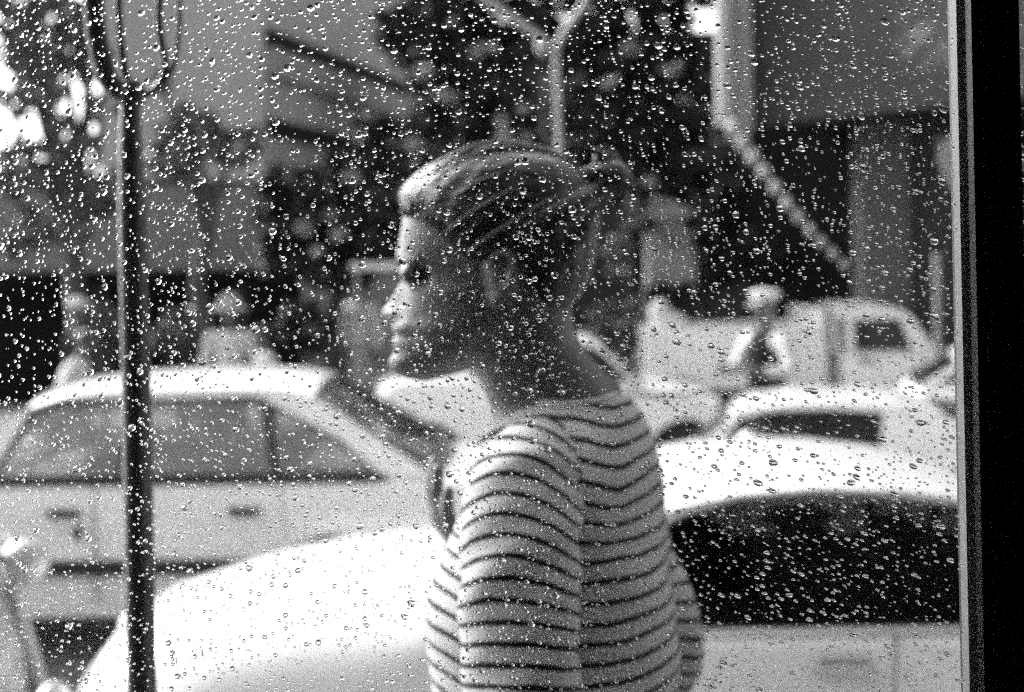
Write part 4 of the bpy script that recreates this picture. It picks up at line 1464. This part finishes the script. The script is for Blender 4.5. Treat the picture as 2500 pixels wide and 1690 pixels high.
for i in range(NR):
    z = 1.868 - (1.868 - 1.14) * (i / (NR - 1)) ** 1.25
    co, df, db, hw = ring_at(z)
    for j in range(NS):
        th = 2 * math.pi * j / NS
        c, s = math.cos(th), math.sin(th)
        ex = 0.85
        f_ = math.copysign(abs(c) ** ex, c) * (df if c > 0 else db) + co
        l_ = math.copysign(abs(s) ** ex, s) * hw
        # hollow between the shoulder blades, soft folds
        fold = 0.006 * math.sin(3.0 * th + 34 * z) * min(1, max(0, (1.8 - z) / .15)) * (0.6 + 0.4 * math.sin(61 * z + 2 * th))
        p = ctr + fwd * (f_ + (fold if c > 0 else -fold)) + lef * l_ + Vector((0, 0, z))
        # the shoulders slope: the sides of the upper rings hang lower
        if z > 1.78:
            p.z -= (abs(l_) / .166) ** 2 * .034 * min(1, (z - 1.78) / .05)
        sv.append(p - po)
        x = p.x
        sa_.append(p.z + .12 * (p.y - 1.4) - .38 * max(0, .0 - x) + (9 * max(0, .03 - x) ** 2 if p.z > 1.79 else 0) - 1.6 * max(0, x - .075) ** 2 + 0.012 * math.exp(-((x - .1) / .03) ** 2) * min(1, max(0, (p.z - 1.72) / .06)))
for i in range(NR - 1):
    for j in range(NS):
        j2 = (j + 1) % NS
        sf.append((i * NS + j, i * NS + j2, (i + 1) * NS + j2, (i + 1) * NS + j))
def sleeve(pts, rads, nx, kc, near):
    k0 = len(sv)
    path = spline(pts, 10)
    n = len(path)
    tt = np.linspace(0, len(pts) - 1, n)
    rr = np.interp(tt, range(len(rads)), rads)
    b = MB(); b.tube(path, list(rr), 40, cap=False)
    r_ = random.Random(3)
    for idx, p in enumerate(b.v):
        i, j = divmod(idx, 40)
        p = Vector(p); c = path[i]
        d = p - c
        fold = 1 + 0.06 * math.sin(2 * math.pi * j / 40 * 3 + i * .35) * math.sin(i * .22) + .03 * math.sin(i * 1.1 + j * .6)
        p = c + d * fold
        sv.append(p - po)
        if near:
            dx = p.x + .008
            kk = kc * min(1, max(0.0, (p.z - 1.62) / .15))
            sa_.append(p.z + .27 * (p.y - 1.32) + kk * dx * dx * (1 if dx > 0 else 1.3) + .045 * dx + .004)
        else:
            sa_.append(p.z + .25 * (p.x - .2) + .01)
    for i in range(n - 1):
        for j in range(40):
            j2 = (j + 1) % 40
            sf.append((k0 + i * 40 + j, k0 + i * 40 + j2, k0 + (i + 1) * 40 + j2, k0 + (i + 1) * 40 + j))
sleeve([Vector((.046, 1.45, 1.795)), Vector((.022, 1.392, 1.797)), Vector((.008, 1.355, 1.775)), Vector((.004, 1.33, 1.72)), Vector((.005, 1.318, 1.62)), EL_N + Vector((.002, .0, 0)), EL_N.lerp(WR_N, .5), EL_N.lerp(WR_N, .92)],
       [.035, .052, .0565, .056, .0545, .053, .048, .042], 1, 6.5, True)
sleeve([Vector((.075, 1.56, 1.825)), Vector((.085, 1.615, 1.805)), SH_F + Vector((.02, .005, -.01)), SH_F.lerp(EL_F, .5) + Vector((.015, 0, 0)), EL_F + Vector((.012, 0, -.005)), EL_F.lerp(WR_F, .3) + Vector((-.03, 0, -.03)), EL_F.lerp(WR_F, .6), EL_F.lerp(WR_F, .86)],
       [.035, .05, .056, .056, .056, .052, .046, .038], 1, 0, False)
me = bpy.data.meshes.new('shirt')
me.from_pydata([tuple(p) for p in sv], [], sf)
a_ = me.attributes.new('stripe', 'FLOAT', 'POINT')
a_.data.foreach_set('value', sa_)
me.shade_smooth()
me.materials.append(M['jersey'])
so = bpy.data.objects.new('shirt', me); C.objects.link(so); so.parent = person
# collar band
cb = []
for j in range(41):
    th = 2 * math.pi * j / 40
    c, s = math.cos(th), math.sin(th)
    co, df, db, hw = ring_at(1.866)
    f_ = math.copysign(abs(c) ** .85, c) * (df if c > 0 else db) + co
    l_ = math.copysign(abs(s) ** .85, s) * hw
    cb.append(ctr + fwd * f_ + lef * l_ + Vector((0, 0, 1.866 - (abs(l_) / .166) ** 2 * .034)) - po)
MB().tube(cb, .0035, 8, cap=False).build('collar', mat('collar_rib', 0.55, .9), so, 60)
# trousers and shoes below the sill
tr = MB()
tr.limb((.045, 1.5, 1.22), .135, (.045, 1.5, 1.17), .14)
for s in (-1, 1):
    tr.limb((.045, 1.5 + s * .085, 1.2), .1, (.02, 1.5 + s * .1, .87), .075)
    tr.limb((.02, 1.5 + s * .1, .87), .075, (.05, 1.5 + s * .1, .5), .06)
tr.v = [tuple(Vector(p) - po) for p in tr.v]
remeshed(tr, 'trousers', 'denim', .012, person)
for s in (-1, 1):
    sh = MB(); sh.ell((-.01, 1.5 + s * .1, .445), (.135, .05, .045)); sh.ell((.055, 1.5 + s * .1, .47), (.06, .046, .05)); sh.box((-.13, 1.5 + s * .1 - .042, .4), (.11, 1.5 + s * .1 + .042, .42))
    sh.v = [tuple(Vector(p) - po) for p in sh.v]
    remeshed(sh, 'shoe', 'shoe', .01, person)

# hair: a swept back cap made of locks that run to a small knot at the back
hair = MB()
def skull(v, th, lift):
    uf, ub, w = smooth_tab(front, v), smooth_tab(back, v), smooth_tab(wid, v)
    xf_, z = hx(uf, v); xb_, _ = hx(ub, v)
    xm = xf_ + (xb_ - xf_) * 0.56
    c, s = math.cos(th), math.sin(th)
    x = xm + ((xm - xf_) * math.copysign(abs(c) ** .95, c) if c < 0 else (xb_ - xm) * c)
    y = w * math.copysign(abs(s) ** .86, s)
    p = Vector((x, Y0 + y, z))
    cc = Vector((hx(1215, 590)[0], Y0, hx(1215, 590)[1]))
    return p + (p - cc).normalized() * lift
def hairline(th):
    """lowest photo row the hair reaches at this angle; th = pi is the face"""
    a = abs(((th + math.pi) % (2 * math.pi)) - math.pi)     # 0 = back, pi = front
    return smooth_tab([(0, 800), (.7, 780), (1.15, 730), (1.42, 620), (1.6, 600), (1.8, 640), (2.05, 600), (2.35, 555), (2.7, 536), (3.15, 532)], a)
NHV, NHT = 46, 120
vv, ff = [], []
for i in range(NHV):
    q = i / (NHV - 1)
    for j in range(NHT):
        th = 2 * math.pi * j / NHT
        vb = hairline(th)
        v = 398.5 + (vb - 398.5) * q ** 1.15
        top = max(0, 1 - (v - 398) / 180)
        lift = .011 + .004 * top
        edge = min(1, (1 - q) / .34); edge = edge * edge * (3 - 2 * edge)
        ridge = .0006 * math.sin(26 * th + 3 * math.sin(5 * q + th))
        vv.append(skull(v, th, (lift + ridge) * edge - .001 * (1 - edge)))
for i in range(NHV - 1):
    for j in range(NHT):
        j2 = (j + 1) % NHT
        ff.append((i * NHT + j, i * NHT + j2, (i + 1) * NHT + j2, (i + 1) * NHT + j))
ff.append(tuple(range(NHT)))
hair.add(vv, ff)
knot = hp(1462, 440)
rh = random.Random(11)
cc = Vector((hx(1215, 590)[0], Y0, hx(1215, 590)[1]))
def onhead(p, lift):
    """push a point out to the hair surface (ellipsoid about the skull centre)"""
    d = p - cc
    e = Vector((d.x / .104, d.y / .083, d.z / (.086 if d.z > 0 else .1)))
    return cc + d / max(e.length, .2) * (1.0 + lift / .09)
for k in range(900):
    a = rh.uniform(1.2, 3.14) * rh.choice((-1, 1))
    if rh.random() < .6:
        a = -abs(a)                        # the near side shows most
    v0 = hairline(a) - 2 - 70 * rh.random() ** 2
    p0 = skull(max(401, v0), a, .0005)
    end = knot + Vector((rh.uniform(-.012, .012), rh.uniform(-.02, .02), rh.uniform(-.012, .012)))
    lift = rh.choice((.004, .006, .009)) + rh.uniform(0, .004)
    pts = []
    for q in range(10):
        t = q / 9
        p = p0.lerp(end, t)
        if 0 < t < .88:
            d = p - cc
            e = Vector((d.x / .104, d.y / .083, d.z / (.086 if d.z > 0 else .1)))
            ps = cc + d / max(e.length, .2) * (1.0 + lift / .09)
            ramp = min(1, t / .4)
            p = p0.lerp(ps, ramp ** .8)
        pts.append(p)
    r0 = rh.uniform(.0007, .0017)
    hair.tube(pts, [r0 * .3] + [r0] * 8 + [r0 * .6], 5, cap=False)
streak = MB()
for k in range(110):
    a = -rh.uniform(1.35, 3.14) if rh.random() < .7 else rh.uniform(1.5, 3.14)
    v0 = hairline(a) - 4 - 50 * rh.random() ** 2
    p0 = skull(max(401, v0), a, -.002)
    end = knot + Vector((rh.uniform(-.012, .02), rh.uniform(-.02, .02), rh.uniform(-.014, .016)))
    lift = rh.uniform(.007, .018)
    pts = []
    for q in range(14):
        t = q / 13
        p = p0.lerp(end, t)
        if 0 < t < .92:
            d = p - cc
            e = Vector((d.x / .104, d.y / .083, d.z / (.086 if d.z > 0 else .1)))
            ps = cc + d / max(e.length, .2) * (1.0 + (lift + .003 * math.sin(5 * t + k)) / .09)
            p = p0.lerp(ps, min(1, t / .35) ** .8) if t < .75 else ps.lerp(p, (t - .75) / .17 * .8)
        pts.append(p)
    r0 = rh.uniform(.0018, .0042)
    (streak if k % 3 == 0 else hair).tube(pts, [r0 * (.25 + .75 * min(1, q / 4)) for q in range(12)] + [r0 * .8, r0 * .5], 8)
# the knot and its loose ends
hair.ell(hp(1484, 440), (.027, .026, .022), N=18, K=12)
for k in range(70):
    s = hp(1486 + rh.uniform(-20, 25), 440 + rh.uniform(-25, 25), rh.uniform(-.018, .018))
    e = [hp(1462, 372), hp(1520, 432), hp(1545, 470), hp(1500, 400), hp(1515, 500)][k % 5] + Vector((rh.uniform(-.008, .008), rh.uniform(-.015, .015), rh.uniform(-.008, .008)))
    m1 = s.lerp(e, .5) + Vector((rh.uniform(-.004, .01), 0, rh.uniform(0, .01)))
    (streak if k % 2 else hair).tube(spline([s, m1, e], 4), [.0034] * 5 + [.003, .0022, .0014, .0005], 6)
hair.v = [tuple(Vector(p) - po) for p in hair.v]
hair_o = hair.build('hair', 'hair', person, 60)
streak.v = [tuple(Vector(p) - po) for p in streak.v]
streak.build('lit_streaks', mat('hair_lit_streak', .1, .4, .3, 60, spec=.5), hair_o, 60)  # paler colour imitates light caught by the upper locks and wisps
# eyebrows
for s in (-1, 1):
    b = MB()
    for k in range(26):
        t = k / 25
        x, z = hx(976 + 42 * t ** 1.5, 640 - 10 * math.sin(math.pi * t * .8))
        y = Y0 + s * (.012 + .040 * t)
        b.tube([(x - .0005, y, z - .002), (x + .003, y + s * .004, z + .003)], [.0026, .0008], 5)
    b.v = [tuple(Vector(p) - po) for p in b.v]
    b.build('eyebrow', 'hair', person, 60)

# ------------------------------------------------------------------ people in the street
def pedestrian(label, X, Y, hgt, yaw, top_m, leg_m, hat=None, vest=None, arms='down', group='people in the street', z0=0.0, lean=0.0):
    t = tag(empty('person', (X, Y, z0), yaw), label, 'person', group)
    k = hgt / 1.75
    # local: faces -x
    def q(x, y, z):
        return Vector(((x - lean * max(0, z - .9)) * k, y * k, z * k))
    b = MB()
    b.ell(q(0, 0, 1.62), (.095 * k, .075 * k, .12 * k))
    b.ell(q(-.09, 0, 1.6), (.02 * k, .014 * k, .022 * k))
    b.limb(q(.02, 0, 1.42), .055 * k, q(0, 0, 1.55), .05 * k)
    b.limb(q(.01, 0, 1.3), .12 * k, q(.01, 0, 1.0), .11 * k)
    b.limb(q(.01, -.12, 1.36), .07 * k, q(.01, .12, 1.36), .07 * k)
    handp = []
    for s in (-1, 1):
        sh = q(.01, s * .2, 1.38)
        if arms == 'down':
            el, wr = q(.03, s * .26, 1.1), q(-.04, s * .25, .86)
        else:
            el, wr = q(-.02, s * .3, 1.15), q(-.24, s * .2, 1.16)
        b.limb(sh, .05 * k, el, .04 * k); b.limb(el, .038 * k, wr, .028 * k)
        d = (wr - el).normalized()
        side = Vector((0, 1, 0)).cross(d).normalized()
        b.limb(wr, .028 * k, wr + d * .06 * k, .03 * k)
        for f in range(4):
            o = side * (f - 1.5) * .018 * k
            b.limb(wr + d * .06 * k + o, .011 * k, wr + d * (.13 + .01 * (f % 3)) * k + o, .009 * k, 8)
        b.limb(wr + d * .03 * k + side * .03 * k, .013 * k, wr + d * .09 * k + side * .055 * k, .01 * k, 8)
        handp.append((sh, el, wr))
        b.limb(q(.01, s * .09, .92), .09 * k, q(-.02 * s, s * .1, .5), .06 * k)
        b.limb(q(-.02 * s, s * .1, .5), .06 * k, q(.03 - .06 * s, s * .1, .1), .04 * k)
        b.limb(q(.04 - .06 * s, s * .1, .05), .045 * k, q(-.12 - .06 * s, s * .1, .04), .038 * k)
    remeshed(b, 'body', 'skin', .016, t, 2)
    c = MB()
    c.limb(q(.01, 0, 1.3), .145 * k, q(.01, 0, .98), .14 * k)
    c.limb(q(.01, -.13, 1.37), .085 * k, q(.01, .13, 1.37), .085 * k)
    for sh, el, wr in handp:
        c.limb(sh, .066 * k, el, .056 * k); c.limb(el, .056 * k, el.lerp(wr, .75), .045 * k)
    remeshed(c, 'shirt', top_m, .018, t, 2)
    if vest:
        c = MB()
        c.limb(q(.01, 0, 1.3), .155 * k, q(.01, 0, .96), .15 * k)
        c.limb(q(.01, -.07, 1.37), .095 * k, q(.01, .07, 1.37), .095 * k)
        remeshed(c, 'waistcoat', vest, .018, t, 2)
    c = MB()
    for s in (-1, 1):
        c.limb(q(.01, s * .08, .95), .11 * k, q(-.02 * s, s * .1, .5), .085 * k)
        c.limb(q(-.02 * s, s * .1, .5), .085 * k, q(.03 - .06 * s, s * .1, .12), .07 * k)
    remeshed(c, 'trousers', leg_m, .02, t, 2)
    if hat == 'cap':
        c = MB(); c.ell(q(.005, 0, 1.685), (.108 * k, .09 * k, .075 * k)); c.ell(q(-.13, 0, 1.67), (.075 * k, .07 * k, .012 * k))
        remeshed(c, 'cap', 'cloth_white', .014, t, 2)
    elif hat == 'peaked':
        c = MB(); c.ell(q(.0, 0, 1.75), (.14 * k, .125 * k, .035 * k)); c.ell(q(.005, 0, 1.715), (.112 * k, .096 * k, .04 * k)); c.ell(q(-.13, 0, 1.665), (.07 * k, .075 * k, .012 * k))
        remeshed(c, 'peaked_cap', 'cloth_white', .014, t, 2)
    elif hat == 'brim':
        c = MB(); c.lathe(q(0, 0, 1.66), [(.2 * k, 0), (.205 * k, .012), (.12 * k, .06), (.105 * k, .13), (.06 * k, .16), (.02, .165)], 24)
        c.build('brimmed_hat', 'cloth_grey', t, 40)
    else:
        c = MB(); c.ell(q(.018, 0, 1.645), (.1 * k, .083 * k, .108 * k))
        remeshed(c, 'hair', 'hair', .016, t, 2)
    return t

def at_px(u, Y):
    return P(u, 800, Y).x
pedestrian('person in dark clothes and a white round cap, far left', at_px(190, 14.2), 14.2, 1.74, R(200), 'cloth_dark', 'cloth_dark', 'cap', group=None)
pedestrian('person in a wide grey hat and white shirt behind the sedan', at_px(560, 14.2), 14.2, 1.68, R(100), 'cloth_white', 'cloth_dark', 'brim', group=None)
pedestrian('shorter dark haired person in white just right of the hat wearer', at_px(655, 13.6), 13.6, 1.47, R(20), 'cloth_white', 'cloth_dark', None, group=None, lean=.12)
pedestrian('person in a white shirt standing in front of the nose', at_px(880, 17.6), 17.6, 1.76, R(60), 'cloth_white', 'cloth_grey', None, group=None, z0=.12)
pedestrian('person bending in a white shirt at the left edge', at_px(150, 12.3), 12.3, 1.5, R(180), 'cloth_white', 'cloth_dark', None, group=None, lean=.35, arms='fwd')
pedestrian('person in white peaked cap and dark waistcoat in front of the pickup', at_px(1868, 11.2), 11.2, 1.76, R(35), 'cloth_white', 'cloth_dark', 'peaked', 'cloth_dark', 'fwd', group=None)

# ------------------------------------------------------------------ scooter at the left edge
YS = 5.0
sc = tag(empty('scooter', (P(20, 1500, YS).x, YS, 0), R(0)), 'grey motor scooter parked at the lower left edge before the sedan', 'scooter')
o_ = Vector(sc.location)
def sl(u, v, dy=0):
    return P(u, v, YS + dy) - o_
zg = 0.0
for x in (-1.0, .16):
    w = empty('wheel', (x, 0, .23)); w.parent = sc
    b = MB().lathe((0, 0, 0), [(.13, -.045), (.2, -.05), (.23, 0), (.2, .05), (.13, .045)], 24); b.v = [(x_, z_, y_) for x_, y_, z_ in b.v]; b.build('tyre', 'rubber', w, 45)
    b = MB().lathe((0, 0, 0), [(.13, -.04), (.06, -.03), (.03, -.06), (.03, .06), (.06, .03), (.13, .04)], 24); b.v = [(x_, z_, y_) for x_, y_, z_ in b.v]; b.build('rim', 'chrome', w, 45)
MB().tube(spline([(.17, 0, .23), (.12, 0, .5), (.04, 0, .8), (0.0, 0, .98)], 4), .028, 10).build('steering_column', 'grey_paint', sc, 60)
b = MB()
vv, ff = [], []
for i in range(9):
    q = i / 8
    z = .28 + .62 * q
    xx = -.02 - .06 * q + .06 * math.sin(math.pi * q)
    for lay in (0, .02):
        for j in range(9):
            y = -1 + 2 * j / 8
            vv.append((xx + .07 * (1 - y * y) + .0 - lay, y * (.2 + .04 * math.sin(math.pi * q)), z))
for i in range(8):
    for j in range(8):
        a = i * 18 + j
        ff += [(a, a + 1, a + 19, a + 18), (a + 9, a + 27, a + 28, a + 10)]
b.add(vv, ff); b.build('leg_shield', 'grey_paint', sc, 60)
MB().rbox((.0, -.07, .38), (.36, .07, .5)).build('front_mudguard', 'grey_paint', sc, 60)
MB().rbox((-.75, -.18, .22), (-.03, .18, .3)).build('footboard', 'trim', sc, 60)
MB().rbox((-1.3, -.17, .3), (-.6, .17, .68)).build('engine_cowl', 'grey_paint', sc, 60)
MB().rbox((-1.25, -.14, .69), (-.55, .14, .78)).build('saddle', 'trim', sc, 60)
MB().tube(spline([(-.12, -.33, 1.0), (-.03, -.15, 1.02), (0, 0, 1.0), (-.03, .15, 1.02), (-.12, .33, 1.0)], 4), .018, 10).build('handlebar', 'trim', sc, 60)
MB().ell((.06, 0, .98), (.09, .085, .08)).build('headlight', 'lamp_glass', sc, 60)
MB().tube([(-.08, -.2, 1.02), (-.06, -.26, 1.18)], .008, 8).build('mirror_stem', 'chrome', sc, 60)
MB().ell((-.06, -.27, 1.2), (.02, .06, .045)).build('mirror', 'trim', sc, 60)
